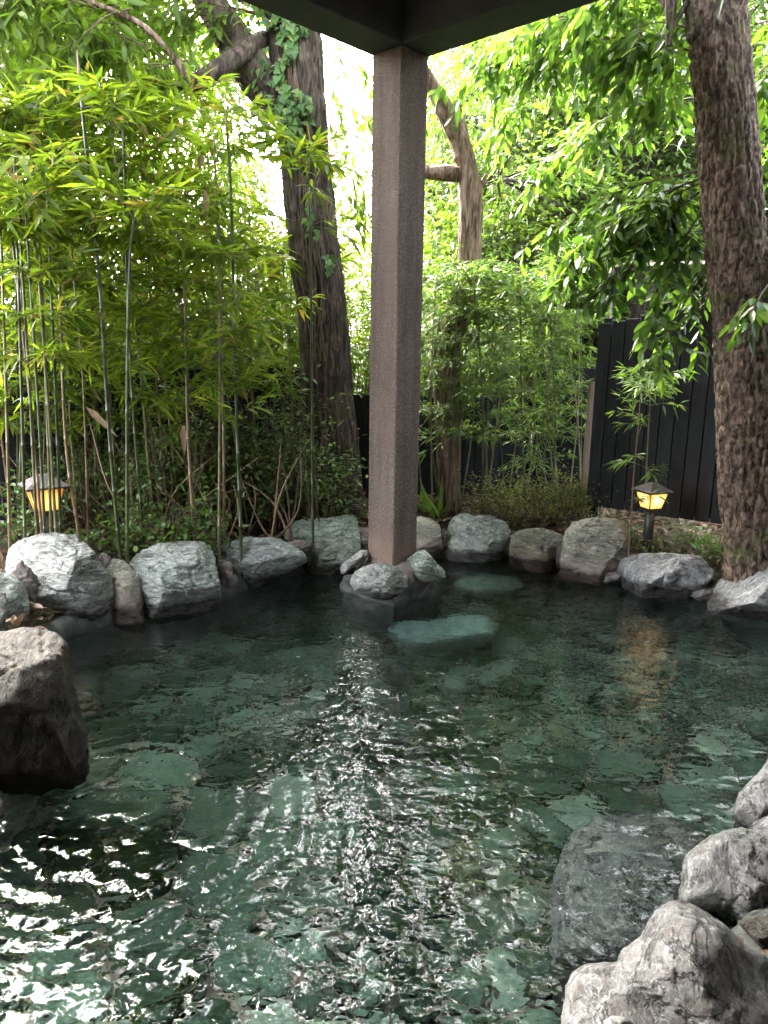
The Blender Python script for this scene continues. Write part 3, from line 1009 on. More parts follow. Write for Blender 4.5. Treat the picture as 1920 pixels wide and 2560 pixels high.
# far and side boulders
boulder([(60, 90), (145, 75), (200, 80), (240, 110), (247, 170), (264, 215), (255, 245), (200, 250), (100, 240)], *c6, 5.62, 0.16, M['rock_tan'],
        'knobbly boulder half hidden by the stucco post, across the pool', 0.1, 15)
boulder([(268, 140), (298, 75), (350, 55), (395, 72), (450, 65), (520, 95), (545, 138), (532, 200), (522, 240), (400, 245), (285, 222), (262, 180)], *c6, 5.68, 0.2, M['rock_green'],
        'rounded grey-green boulder with a notched top at the stripped tree', 0.12, 16, 6)
boulder([(553, 150), (590, 130), (680, 122), (740, 140), (782, 160), (778, 200), (752, 300), (650, 280), (545, 245)], *c6, 5.42, 0.2, M['rock_tan'],
        'low tan boulder with a pinkish foot in front of the azalea bush', 0.12, 17)
boulder([(783, 150), (815, 98), (900, 80), (1010, 82), (1050, 95), (1056, 170), (1047, 245), (992, 275), (925, 335), (780, 315), (765, 285), (775, 200)], *c6, 5.12, 0.22, M['rock_tan'],
        'tall squarish tan boulder with a flat top by the lantern post', 0.12, 18, 6, 3.2, 8, 1.0)
boulder([(995, 300), (1030, 255), (1110, 230), (1250, 232), (1360, 240), (1415, 300), (1420, 335), (1360, 382), (1280, 415), (1150, 410), (1050, 372)], *c6, 4.80, 0.24, M['rock_grey'],
        'long low grey striated boulder below the lantern post', 0.05, 19, 6)
boulder([(1385, 390), (1440, 345), (1560, 300), (1659, 280), (1800, 300), (1850, 400), (1820, 540), (1659, 520), (1560, 485), (1430, 460)], *c6, 4.42, 0.26, M['rock_grey'],
        'broad grey boulder at the foot of the rough-barked tree', 0.08, 20, 6)
boulder([(1880, 400), (1950, 350), (2080, 360), (2160, 430), (2150, 560), (2020, 620), (1900, 580)], *c6, 3.95, 0.24, M['rock_green'],
        'green-grey boulder next along the rim from the broad grey boulder', 0.1, 22)
# near corner
NG = 'boulders at the near corner of the pool'
boulder([(1130, 130), (1020, 290), (880, 430), (838, 510), (858, 650), (930, 705), (1010, 665), (1106, 610), (1250, 600), (1400, 450), (1330, 200)], *c88, 2.42, 0.2, M['rock_near'],
        'smooth rounded grey boulder at the water beyond the mottled slab-like boulder', 0.1, 23, 6, 2.5, 6, 0.8, (0.8, 0.95), NG)
boulder([(940, 715), (1000, 655), (1106, 610), (1270, 620), (1290, 760), (1000, 780)], *c88, 2.2, 0.1, M['rock_grey'],
        'small purplish stone squeezed between two grey boulders of the rim', 0.0, 24, 5, 2.5, 4, 0.6, (0.8, 0.95), NG)
boulder([(465, 920), (540, 840), (660, 760), (840, 710), (1106, 712), (1320, 740), (1400, 1000), (1320, 1330), (1106, 1372), (960, 1412), (800, 1300), (560, 1262), (360, 1205), (430, 1080)], *c88, 1.98, 0.2, M['rock_near'],
        'flat-topped mottled boulder resting beside the submerged dark slab', 0.04, 25, 6, 2.8, 6, 0.9, (0.8, 0.95), NG)
boulder([(782, 1040), (800, 985), (850, 935), (1000, 930), (1100, 820), (1170, 705), (1250, 668), (1350, 692), (1450, 762), (1560, 855), (1659, 895), (1850, 960), (1900, 1250), (1800, 1500), (1300, 1560), (850, 1450), (772, 1200)], *c8, 1.50, 0.26, M['rock_near'],
        'largest rough pitted grey boulder with pinkish pits at the pool corner', 0.0, 26, 6, 2.8, 7, 0.75, (0.8, 0.95), NG)
boulder([(945, 1195), (985, 1172), (1040, 1178), (1090, 1215), (1060, 1260), (960, 1250)], *c8, 1.22, 0.04, M['rock_pale'],
        'small pale stone lying against the largest rough boulder', 0.0, 27, 5, 2.4, 4, 0.6, (0.8, 0.95), NG)


boulder([(860, 1420), (960, 1390), (1106, 1370), (1260, 1380), (1300, 1560), (1180, 1680), (1060, 1640), (960, 1540)], *c88, 1.66, 0.10, M['rock_brown'],
        'dark brown filler stone added for the dark hollow between the two biggest near boulders', 0.0, 28, 5, 2.4, 5, 0.8, (0.75, 0.92), NG)  # added filler, stands in for the darkness of the hollow


def sunk_slab(pts, org, sc, z, depth, mat, label, name, seed, cat, edge_e=4.0, amp=1.0, sub=5):
    """flat-topped stone lying under water, outline traced on the level z"""
    poly = np.array([atZ(org[0] + x / sc, org[1] + y / sc, z * 0.72)[:2] for x, y in pts])     # 0.72: lifted by refraction
    c2, th, r = radial(poly)
    V, F = ICO[sub]
    rho = np.hypot(V[:, 0], V[:, 1]); s = 1 / (rho ** edge_e + np.abs(V[:, 2]) ** edge_e) ** (1 / edge_e)
    R = np.interp(np.arctan2(V[:, 1], V[:, 0]), np.concatenate([th, [math.pi]]), np.concatenate([r, [r[0]]]))
    L = np.stack([V[:, 0] * s * R, V[:, 1] * s * R, V[:, 2] * s * depth / 2], 1)
    size = r.mean()
    dd = 0.06 * fbm(L / size * 1.8 + seed, 3, seed) + 0.02 * fbm(L / size * 6, 3, seed + 2)
    L += nrm(L) * (dd * size * amp)[:, None]
    tp_ = np.clip(0.25 - L[:, 2] / (depth / 2), 0, 1.25) / 1.25
    L[:, :2] *= (1 - 0.42 * tp_)[:, None]                       # undercut towards the floor
    W = L + np.array([c2[0], c2[1], z - depth / 2])
    o = mk_obj(name, W, [F], mat, None, True, W.mean(0))
    return props(o, label, cat)


sunk_slab([(725, 560), (760, 430), (830, 330), (900, 295), (1050, 270), (1200, 275), (1330, 320), (1440, 385), (1480, 560), (1400, 700), (1250, 830), (1100, 900), (1010, 890), (900, 845), (780, 800), (730, 760), (722, 640)], *c8, -0.07, 0.45,
          M['rock_under'], 'large dark slab stone just under the water beside the near boulders', 'submerged_slab', 31, 'stone', 4.5, 0.5, 6)
sunk_slab([(715, 790), (860, 815), (985, 862), (1080, 930), (1010, 960), (880, 925), (735, 880)], *c8, -0.12, 0.4,
          M['rock_under'], 'narrow broken stone along the edge of the submerged dark slab', 'submerged_stone', 32, 'stone', 3, 1.0)
sunk_slab([(10, 590), (60, 565), (200, 560), (330, 530), (450, 535), (495, 580), (470, 620), (330, 640), (200, 650), (110, 650)], *c6, -0.22, 0.38,
          M['slab_blue'], 'pale blue-green step stone under water beside the pedestal', 'step_stone', 33, 'stone', 6, 0.5)
sunk_slab([(290, 420), (330, 390), (430, 375), (560, 385), (610, 420), (540, 445), (380, 450)], *c6, -0.28, 0.3,
          M['slab_blue'], 'pale green flat stone under water behind the pedestal', 'flat_stone', 34, 'stone', 6, 0.5)

# mortar lumps filling the gaps between boulders
for k, (px, py, D, rx, rz_, tint) in enumerate([(905, 1345, 5.45, 0.13, 0.13, 0), (560, 1430, 4.62, 0.07, 0.14, 0), (355, 1455, 4.35, 0.10, 0.16, 0), (745, 1360, 5.05, 0.09, 0.07, 0),
                                               (1110, 1345, 5.72, 0.06, 0.12, 0), (1272, 1365, 5.6, 0.05, 0.12, 0), (1404, 1385, 5.35, 0.05, 0.12, 0), (1525, 1432, 5.02, 0.12, 0.07, 0),
                                               (1765, 1475, 4.66, 0.12, 0.07, 0), (1880, 2390, 1.62, 0.12, 0.05, 1), (260, 1420, 4.3, 0.06, 0.15, 0), (60, 1460, 3.95, 0.1, 0.18, 0), (1655, 1440, 5.0, 0.3, 0.09, 0)]):
    C0 = atY(px, py, D)
    V, F = ICO[5]
    L = V * np.array([rx, rx * 0.8, rz_]) * np.array([0.85, 0.85, 0.72]); C0[2] -= 0.025; L = L * (1 + 0.24 * fbm(V * 1.5 + k * 5, 3, k) + 0.05 * fbm(V * 6 + k, 3, k + 9))[:, None]
    o = mk_obj('mortar_joint', L + C0, [F], M['mortar_brown' if tint else 'mortar'], None, True, C0)
    props(o, 'rusty brown mortar between the largest rough boulder and the flat-topped one' if tint else 'smooth pinkish mortar bulging in the gap between two rim boulders', 'mortar', 'mortar joints between the rim boulders')

# ------------------------------------------------------------------ fences
def board_fence(name, label, p0, p1, z0, z1, bw=0.108, gap=0.008, thick=0.018, rails=True, jit=0.004, top_fn=None, bot_fn=None):
    p0 = np.array(p0, float); p1 = np.array(p1, float)
    L = np.linalg.norm(p1 - p0); d = (p1 - p0) / L
    root = empty(name, (p0[0], p0[1], 0), label, 'fence', rz=math.atan2(d[1], d[0]))
    n = int(L / (bw + gap))
    for i in range(n):
        x0 = i * (bw + gap)
        t = (x0 + bw / 2) / L
        zt = (top_fn(t) if top_fn else z1) + random.uniform(-jit, jit); zb = (bot_fn(t) if bot_fn else z0) + random.uniform(-jit, jit)
        yj = random.uniform(-0.002, 0.002)
        V, F = box(x0, x0 + bw, -thick / 2 + yj, thick / 2 + yj, zb, zt, 0.002)
        o = mk_obj('board', V, F, M['black_wood'], smooth=False); o.parent = root
    if rails:
        for zr in (z0 + 0.12 * (z1 - z0), z0 + 0.85 * (z1 - z0)):
            V, F = box(0, L, thick / 2 + 0.003, thick / 2 + 0.045, zr, zr + 0.06, 0.003)
            o = mk_obj('rail', V, F, M['black_wood'], smooth=False); o.parent = root
    for i in range(int(L / 0.22) + 1):                       # unseen boards added to stop light leaking through the joints
        x0 = i * 0.22; x1 = min(L, x0 + 0.219)
        if x1 - x0 < 0.03: continue
        t = (x0 + x1) / 2 / L
        zt = (top_fn(t) if top_fn else z1) - 0.02; zb = (bot_fn(t) if bot_fn else z0) + 0.02
        V, F = box(x0, x1, thick / 2 + 0.0475, thick / 2 + 0.056, zb, zt, 0.001)
        o = mk_obj('light_stop_board', V, F, M['black_wood'], smooth=False); o.parent = root
    for k in range(int(L / 1.8) + 2):
        x = min(k * 1.8, L - 0.05)
        V, F = box(x, x + 0.07, thick / 2 + 0.058, thick / 2 + 0.128, -0.2, z1 - 0.04, 0.003)
        o = mk_obj('post', V, F, M['black_wood'], smooth=False); o.parent = root
    return root


board_fence('board_fence', 'black vertical board fence standing behind the tall bamboo grove', (-4.2, 4.6), (-0.6, 6.75), 0.2, 1.42)
board_fence('board_fence', 'black vertical board fence behind the fine-leaved bamboo and the stripped tree', (-0.55, 6.8), (1.35, 6.85), 0.2, 1.18)
board_fence('board_fence', 'taller stretch of black board fence ending at the raw wood stake', (1.36, 6.82), (2.08, 6.62), 0.2, 1.45)
pa = atY(1466, 1261, 5.85); pb = atY(1812, 1313, 5.15)
dp = pb - pa
pend = pa + dp * 2.4
t_a = atY(1505, 812, 5.85)[2]; t_b = atY(1790, 737, 5.15)[2]
root = board_fence('screen_fence', 'raised black board screen hanging clear of the ground behind the lit lantern', pa[:2], pend[:2], (pa[2] + pb[2]) / 2, (t_a + t_b) / 2, 0.10, 0.007,
                   bot_fn=lambda t: pa[2] + (pb[2] - pa[2]) * t * 2.4, top_fn=lambda t: t_a + (t_b - t_a) * min(1.0, t * 2.4))
# grey rail of the trellis behind the screen
q0 = atY(1530, 668, 6.5); q1 = atY(1800, 660, 6.3)
r_ = empty('trellis', (q0[0], q0[1], 0.2), 'weathered grey timber trellis rail above the black screen', 'trellis')
for (A, B, w) in ((q0, q1 + (q1 - q0) * 1.2, 0.03), (np.array([q0[0], q0[1], 0.2]), q0, 0.03), (np.array([*(q1 + (q1 - q0) * 1.15)[:2], 0.2]), q1 + (q1 - q0) * 1.15, 0.03)):
    V, F = tube(np.array([A, (A + B) / 2, B]), w, 4)
    mk_obj('rail' if A[2] > 1 else 'upright', V, F, M['grey_wood'], r_, False)
# raw wood stake and pickets under the screen
s0 = atY(1456, 1300, 6.0); s1 = atY(1467, 955, 6.0)
st = empty('wood_stake', (s0[0], s0[1], 0.2), 'pale raw timber stake at the end of the black fence', 'stake')
V, F = box(s0[0] - 0.022, s0[0] + 0.022, 6.0, 6.04, 0.1, s1[2], 0.003); mk_obj('stake', V, F, M['raw_wood'], st, False)
pk = atY(1500, 1290, 6.15)
lt = empty('picket_lattice', (pk[0], pk[1], 0.2), 'short pale picket lattice showing under the raised black screen', 'lattice')
for k in range(5):
    x = pk[0] + k * 0.085
    V, F = box(x, x + 0.045, 6.15, 6.165, 0.1, 0.62, 0.003); mk_obj('picket', V, F, M['raw_wood'], lt, False)
V, F = box(pk[0] - 0.03, pk[0] + 0.42, 6.166, 6.185, 0.5, 0.54, 0.003); mk_obj('rail', V, F, M['raw_wood'], lt, False)


# ------------------------------------------------------------------ lanterns
def frustum(w0, w1, z0, z1):
    V = np.array([[x * w0 / 2, y * w0 / 2, z0] for x, y in ((-1, -1), (1, -1), (1, 1), (-1, 1))] + [[x * w1 / 2, y * w1 / 2, z1] for x, y in ((-1, -1), (1, -1), (1, 1), (-1, 1))])
    F = np.array([[0, 3, 2, 1], [4, 5, 6, 7], [0, 1, 5, 4], [1, 2, 6, 5], [2, 3, 7, 6], [3, 0, 4, 7]])
    return V, [F]


def lantern(loc, s, zb, rz, label, tilt=0.0):
    """zb: height of the glass body's bottom; s: roof width"""
    root = empty('garden_lantern', (loc[0], loc[1], loc[2]), label, 'lantern', 'lit garden lanterns', rz)
    z = zb - loc[2]
    H = 0.60 * s
    b0, b1 = 0.50 * s, 0.78 * s
    V, F = tube(np.array([[0, 0, -0.1], [0, 0, z / 2], [0, 0, z - 0.012]]), 0.17 * s, 14)
    o = mk_obj('post', V, F, M['lamp_metal']); o.parent = root
    V, F = frustum(b0 * 1.04, b0 * 1.08, z - 0.012, z)
    o = mk_obj('base', V, F, M['lamp_metal'], smooth=False); o.parent = root
    body = empty('lamp_body', (0, 0, z)); body.parent = root
    for k in range(4):                               # glass panes
        c, s_ = math.cos(k * math.pi / 2), math.sin(k * math.pi / 2)
        P = np.array([[-b0 / 2, -b0 / 2, 0.0], [b0 / 2, -b0 / 2, 0.0], [b1 / 2, -b1 / 2, H], [-b1 / 2, -b1 / 2, H]]) * np.array([0.94, 1, 1])
        P = np.vstack([P, P + np.array([0, 0.003, 0])])
        R = np.array([[c, -s_, 0], [s_, c, 0], [0, 0, 1]])
        o = mk_obj('pane', P @ R.T, [np.array([[0, 1, 2, 3], [7, 6, 5, 4], [0, 4, 5, 1], [1, 5, 6, 2], [2, 6, 7, 3], [3, 7, 4, 0]])], M['lamp_glass'], smooth=False); o.parent = body
        A = np.array([-b0 / 2, -b0 / 2, 0.0]); B = np.array([-b1 / 2, -b1 / 2, H])
        V, F = tube(np.array([A @ R.T, (A + B) / 2 @ R.T, B @ R.T]), 0.022 * s, 6)
        o = mk_obj('frame_bar', V, F, M['lamp_metal']); o.parent = body
        A = np.array([0.05 * b0, -b0 / 2 - 0.003, 0.0]); B = np.array([0.05 * b1, -b1 / 2 - 0.003, H])
        V, F = tube(np.array([A @ R.T, (A + B) / 2 @ R.T, B @ R.T]), 0.008 * s, 5)
        o = mk_obj('glazing_bar', V, F, M['lamp_metal']); o.parent = body
    V, F = tube(np.array([[0, 0, z + H * 0.2], [0, 0, z + H * 0.5], [0, 0, z + H * 0.8]]), [0.06 * s, 0.1 * s, 0.06 * s], 10)
    o = mk_obj('bulb', V, F, M['lamp_bulb']); o.parent = root
    V, F = frustum(s, 0.22 * s, z + H, z + H + 0.26 * s)
    o = mk_obj('roof', V, F, M['lamp_roof'], smooth=False); o.parent = root
    V, F = frustum(s * 0.99, s, z + H - 0.012, z + H - 0.0005)
    o = mk_obj('eave', V, F, M['lamp_metal'], smooth=False); o.parent = root
    ld = bpy.data.lights.new('lantern_light', 'POINT'); ld.energy = 0.02; ld.color = (1.0, 0.58, 0.22); ld.shadow_soft_size = 0.10
    lo = bpy.data.objects.new('lantern_light', ld); COL.objects.link(lo); lo.location = (0, 0, z - 0.05); lo.parent = root
    lo.location = (0, -b1 * 0.9, z + H * 0.3)
    return root


p = atY(1627, 1268, 5.15); lantern((p[0], 5.15, 0.2), 0.205, p[2], RAD(20), 'lit yellow lantern on a black post in front of the black screen')
p = atY(115, 1272, 4.55); lantern((p[0], 4.55, 0.2), 0.255, p[2], RAD(38), 'lit lantern half hidden behind the culms of the bamboo grove')

# ------------------------------------------------------------------ leaves
def rand_unit(n, rg):
    return nrm(rg.normal(size=(n, 3)))


BAMBOO_T = ((0.28, 1.0), (0.62, 0.72)); OVAL_T = ((0.22, 0.75), (0.5, 1.0), (0.8, 0.62)); DIA_T = ((0.45, 1.0),)
IVY_T = ((0.06, 0.85), (0.28, 1.0), (0.55, 0.5))


class Leaves:
    def __init__(s): s.a = []
    def add(s, P, D, U, L, W):
        P = np.atleast_2d(P); n = len(P)
        s.a.append(np.hstack([P, np.broadcast_to(D, (n, 3)), np.broadcast_to(U, (n, 3)), np.broadcast_to(np.reshape(L, (-1, 1)), (n, 1)), np.broadcast_to(np.reshape(W, (-1, 1)), (n, 1))]))
    def arr(s): return np.concatenate(s.a) if s.a else np.zeros((0, 11))


def leaf_geo(A, prof, droop=0.18, fold=0.25):
    n = len(A)
    P, D, U, L, W = A[:, 0:3], nrm(A[:, 3:6]), A[:, 6:9], A[:, 9:10], A[:, 10:11]
    S = nrm(np.cross(D, U)); U = np.cross(S, D)
    Z = np.array([0, 0, -1.0])
    def mid(t): return P + D * L * t + Z * (droop * L * t * t)
    cols = [P]
    for t, w in prof:
        m = mid(t); hw_ = W * 0.5 * w
        cols += [m - S * hw_ + U * hw_ * fold, m, m + S * hw_ + U * hw_ * fold]
    cols.append(mid(1.0))
    k = len(cols)
    V = np.stack(cols, 1).reshape(-1, 3)
    tri = [(0, 1, 2), (0, 2, 3)]; quad = []
    m = len(prof)
    for i in range(m - 1):
        a, b = 1 + 3 * i, 4 + 3 * i
        quad += [(a, b, b + 1, a + 1), (a + 1, b + 1, b + 2, a + 2)]
    a = 1 + 3 * (m - 1)
    tri += [(a, k - 1, a + 1), (a + 1, k - 1, a + 2)]
    base = (np.arange(n) * k)[:, None, None]
    F = [(np.array(tri)[None] + base).reshape(-1, 3)]
    if quad: F.append((np.array(quad)[None] + base).reshape(-1, 4))
    return V, F


_leaf_tpl = {}


def leaf_objects(A, prof, mat, parent, droop, fold, key):
    """single leaves as parts that share one mesh"""
    if key not in _leaf_tpl:
        V, F = leaf_geo(np.array([[0, 0, 0, 1, 0, 0, 0, 0, 1, 1, 1.0]]), prof, 0.0, fold)
        g = Geo().add(V, F); me = g.mesh('leaf', mat, True)
        _leaf_tpl[key] = me
    me = _leaf_tpl[key]
    inv = (Matrix.Translation(parent.location) @ parent.rotation_euler.to_matrix().to_4x4()).inverted()
    for r in A:
        D = Vector(r[3:6]).normalized(); U = Vector(r[6:9])
        D = (D + Vector((0, 0, -droop * 0.7))).normalized()
        S = D.cross(U).normalized(); U = S.cross(D)
        m = Matrix(((D.x * r[9], -S.x * r[10], U.x * r[10], r[0]), (D.y * r[9], -S.y * r[10], U.y * r[10], r[1]), (D.z * r[9], -S.z * r[10], U.z * r[10], r[2]), (0, 0, 0, 1)))
        o = bpy.data.objects.new('leaf', me); COL.objects.link(o)
        o.parent = parent
        o.matrix_local = inv @ m


def put_leaves(A, prof, mat, parent, n_single=0, droop=0.18, fold=0.25, key='x', name='foliage', rg=None):
    if len(A) == 0: return
    if n_single:
        d = np.linalg.norm(A[:, :3] - CP, axis=1)
        idx = np.argsort(d - A[:, 9] * 3)[:n_single * 3]
        (rg or rng).shuffle(idx); sel = idx[:n_single]
        leaf_objects(A[sel], prof, mat, parent, droop, fold, key)
        A = np.delete(A, sel, axis=0)
    if len(A) == 0: return
    V, F = leaf_geo(A, prof, droop, fold)
    o = mk_obj(name, V, F, mat, parent, True)
    o["kind"] = "stuff"
    return o


# ------------------------------------------------------------------ bamboo
def bamboo_spray(lv, tw, p, out, size, n_br, rg, leafL, leafW, up=0.45, full=True):
    """leafy side branches at one node"""
    for b in range(n_br):
        if full:
            az = rg.uniform(0, 2 * math.pi); h = np.array([math.cos(az), math.sin(az), 0])
        else:
            h = nrm(out + rg.normal(0, 0.5, 3) * np.array([1, 1, 0]))
        d = nrm(h + np.array([0, 0, up + rg.normal(0, 0.3)]))
        L = size * rg.uniform(0.55, 1.15)
        ts = np.linspace(0, 1, 6)[:, None]
        path = p + d * L * ts + np.array([0, 0, -0.22 * L]) * ts ** 2
        tw.add(*tube(path, np.linspace(0.0022, 0.0009, 6), 4, False))
        n = int(rg.integers(11, 17))
        t = np.concatenate([rg.uniform(0.3, 1.0, n - 4), np.full(4, 1.0)])
        q = np.stack([np.interp(t * 5, np.arange(6), path[:, c]) for c in range(3)], 1)
        sd = nrm(np.cross(d, [0, 0, 1.0])); sg_ = np.where(np.arange(n) % 2 == 0, 1.0, -1.0)[:, None]
        dd = nrm(d * 0.75 + sd * sg_ * rg.uniform(0.2, 0.9, (n, 1)) + rg.normal(0, 0.3, (n, 3)) + np.array([0, 0, -0.28]))
        u = nrm(np.array([0, 0, 1.0]) + rg.normal(0, 0.45, (n, 3)))
        q2 = q + dd * rg.uniform(0.0, 0.03, (n, 1))
        lv.add(q2, dd, u, leafL * rg.uniform(0.55, 1.2, n), leafW * rg.uniform(0.7, 1.2, n))


def culm_geo(path_pts, r0, r1, node=0.24, n=60):
    P = smooth_path(path_pts, n)
    s = np.concatenate([[0], np.cumsum(np.linalg.norm(np.diff(P, axis=0), axis=1))])
    rad = np.linspace(r0, r1, n)
    # rings at nodes: extra stations
    L = s[-1]
    st = list(np.linspace(0, L, 24))
    nodes = np.arange(0.12, L, node)
    prof = {}
    for q in nodes:
        for dq, k in ((-0.006, 1.0), (-0.002, 1.22), (0.003, 1.22), (0.008, 0.93)):
            st.append(q + dq); prof[round(q + dq, 5)] = k
    st = np.array(sorted(x for x in st if 0 <= x <= L))
    PP = np.stack([np.interp(st, s, P[:, c]) for c in range(3)], 1)
    rr_ = np.interp(st, s, rad) * np.array([prof.get(round(x, 5), 1.0) for x in st])
    nodep = np.stack([np.interp(nodes, s, P[:, c]) for c in range(3)], 1)
    return tube(PP, rr_, 8), nodep, P


BG = 'bamboo stems of the grove by the lantern'


def bamboo(pts, r0, mat, label, rg, leaf_from=1.1, spray=0.30, nbr=3, crown=0, leafL=0.155, leafW=0.024, lm='bam_leaf', group=BG, n_single=30, bare=False, sheath=False, node=0.24, skip=0.0):
    pts = np.array(pts, float)
    root = empty('bamboo', tuple(pts[0]), label, 'bamboo', group)
    (V, F), nodes, P = culm_geo(pts, r0, r0 * 0.62, node)
    mk_obj('culm', V, F, mat, root)
    lv, tw = Leaves(), Geo()
    if not bare:
        for q in nodes:
            if q[2] < leaf_from + rg.normal(0, 0.12) or rg.random() < skip: continue
            bamboo_spray(lv, tw, q, None, spray, nbr, rg, leafL, leafW)
    if crown:
        for _ in range(crown):
            bamboo_spray(lv, tw, P[-1] + rg.normal(0, 0.035, 3), None, spray * 1.05, 1, rg, leafL * 1.1, leafW * 1.15, up=0.55)
    o = tw.obj('twigs', M['twig_green'], root)
    if o: o['kind'] = 'stuff'
    put_leaves(lv.arr(), BAMBOO_T, M[lm], root, n_single, 0.22, 0.3, lm, rg=rg)
    if sheath:
        q = P[-1]; d = nrm(P[-1] - P[-4])
        V, F = tube(np.array([q - d * 0.005, q + d * 0.05, q + d * 0.09, q + d * 0.16]), [r0 * 0.75, r0 * 0.72, r0 * 0.5, 0.001], 8); mk_obj('tip_sheath', V, F, M['sheath'], root)
    return root


def pxpath(pl, D0, D1):
    n = len(pl)
    return [atY(x, y, D0 + (D1 - D0) * i / (n - 1)) for i, (x, y) in enumerate(pl)]


def grounded(pl, D0, D1):
    """path from pixel list bottom->top; the foot is carried down to the soil"""
    P = pxpath(pl, D0, D1)
    d = nrm(P[0] - P[1]); z = ground_z(P[0][0], P[0][1]) - 0.03
    if P[0][2] > z: P = [P[0] + d * ((P[0][2] - z) / max(0.2, -d[2]))] + P
    return P


g_ = np.random.default_rng(21)
G, Yl, Br = M['culm_green'], M['culm_yellow'], M['culm_brown']
bamboo(grounded([(301, 1394), (272, 1070), (249, 700), (217, 394), (199, 200)], 4.35, 4.55), 0.0125, G, 'tallest dark green bamboo with a bare sheathed tip in the grove', g_, 1.25, 0.28, 2, 0, sheath=True, skip=0.35)
bamboo(grounded([(602, 1354), (598, 1220), (588, 930), (579, 520), (568, 340)], 4.75, 4.85), 0.0125, G, 'blue-green bamboo with a short dry sheath at its cut tip', g_, 0.95, 0.27, 3, 0, sheath=True, skip=0.2)
bamboo(grounded([(782, 1330), (778, 758), (775, 580), (770, 400)], 5.05, 4.95), 0.0105, G, 'slender bamboo rising in front of the ivy-clad tree with a leafy top', g_, 1.65, 0.26, 2, 14, skip=0.3)
bamboo(grounded([(318, 1365), (318, 930), (324, 665), (335, 545)], 4.35, 4.35), 0.0115, G, 'bamboo whose cut top bursts into one thick leafy umbrella', g_, 9, 0.30, 2, 22)
bamboo(grounded([(197, 1336), (165, 1105), (150, 746), (131, 380)], 4.55, 4.65), 0.012, Br, 'brown ageing bamboo with dry twigs at its top', g_, 1.5, 0.24, 2, 3, skip=0.4)
bamboo(grounded([(486, 1336), (471, 1105), (463, 775), (455, 560)], 4.8, 4.9), 0.0125, Br, 'pale tan bamboo stem standing mid grove', g_, 1.3, 0.28, 3, 4)
bamboo(grounded([(547, 1354), (549, 1100), (550, 920), (548, 640)], 4.7, 4.8), 0.010, Yl, 'olive bamboo beside the blue-green one', g_, 1.15, 0.26, 3, 5)
bamboo(grounded([(220, 1325), (208, 960), (188, 735), (175, 560)], 4.6, 4.7), 0.007, Br, 'thin reddish bamboo stem near the lantern', g_, 1.5, 0.2, 2, 2)
for k, (x0, x1, D) in enumerate([(92, 45, 4.28), (112, 62, 4.24), (128, 95, 4.3), (140, 82, 4.27), (152, 118, 4.32), (105, 20, 4.36), (24, 0, 4.3), (62, 40, 4.25)]):
    bamboo(grounded([(x0, 1330), (x0 + (x1 - x0) * 0.35, 1000), (x0 + (x1 - x0) * 0.8, 650), (x1, 440 + 50 * (k % 4))], D, D + 0.1), 0.0105, (Yl, G, Yl, Yl, G, Br, Yl, G)[k],
           ('yellowish stout', 'dark green stout', 'olive straight', 'pale yellow', 'green slender', 'tan brown', 'yellow-green outermost', 'dark slender')[k] + ' bamboo stem of the tight clump in front of the lantern', g_, 1.35, 0.26, 2, 7, n_single=25)
DEEP = ('dark green leafy bamboo deep in the grove %s', 'olive leafy bamboo deep in the grove %s', 'tan leafy bamboo deep in the grove %s', 'yellowish leafy bamboo deep in the grove %s')
for k in range(26):                                  # the rest of the grove, further back
    fx = k / 25
    px = -120 + 850 * fx + g_.normal(0, 25)
    D = g_.uniform(4.85, 5.7) if px < 500 else g_.uniform(5.0, 5.9) if px < 600 else g_.uniform(6.3, 6.5)
    foot = atZ(px + 60, 1360, 0.24); s_ = D / foot[1]
    base = np.array([foot[0] * s_, D, 0.2])
    topy = g_.uniform(250, 520) if px < 560 else g_.uniform(620, 760)
    top = atY(px + g_.normal(0, 40), topy, D + g_.normal(0, 0.15))
    mid = (base + top) / 2 + g_.normal(0, 0.04, 3)
    bamboo([base, mid, top], g_.uniform(0.008, 0.012), (G, Yl, Br, Yl)[k % 4], DEEP[k % 4] % ('before the black fence' if px < 330 else 'behind the pale tan stem' if px < 560 else 'beside the ivy-clad tree'), g_, g_.uniform(0.9, 1.5), 0.34, 5, 12, leafL=0.16, n_single=12)
# fine-leaved bamboo right of the post
FG = 'fine-leaved bamboo before the fence'
for k in range(24):
    px = 1055 + 410 * (k / 23) + g_.normal(0, 14)
    D = g_.uniform(5.95, 6.45)
    foot = atZ(px, 1300, 0.24); base = np.array([foot[0] * D / foot[1], D, 0.2])
    top = atY(px + g_.normal(0, 35), g_.uniform(640, 850), D - 0.1)
    bamboo([base, (base + top) / 2 + g_.normal(0, 0.05, 3), top], g_.uniform(0.006, 0.009), (Yl, G, Yl)[k % 3], 'slim %s fine-leaved bamboo %s' % (('yellowish', 'dark green', 'olive')[k % 3], 'beside the stripped tree' if px < 1190 else 'behind the azalea bush' if px < 1340 else 'near the raw wood stake'), g_, g_.uniform(0.7, 1.0), 0.26, 4, 9,
           0.098, 0.0145, 'bam_leaf_fine', FG, 10, node=0.19)
bamboo(grounded([(1577, 1310), (1585, 1180), (1597, 1050), (1603, 960)], 4.95, 4.95), 0.0055, Br, 'young reddish bamboo cane by the lantern with bare side twigs', g_, 0.98, 0.17, 2, 4, 0.09, 0.014, 'bam_leaf_fine', FG, 15, node=0.14)
bamboo(grounded([(1613, 1310), (1615, 1200), (1622, 1060), (1628, 950)], 5.28, 5.2), 0.0065, Yl, 'young green bamboo with a drooping leafy head behind the lantern', g_, 0.85, 0.2, 3, 10, 0.095, 0.0145, 'bam_leaf_fine', FG, 30, node=0.15)

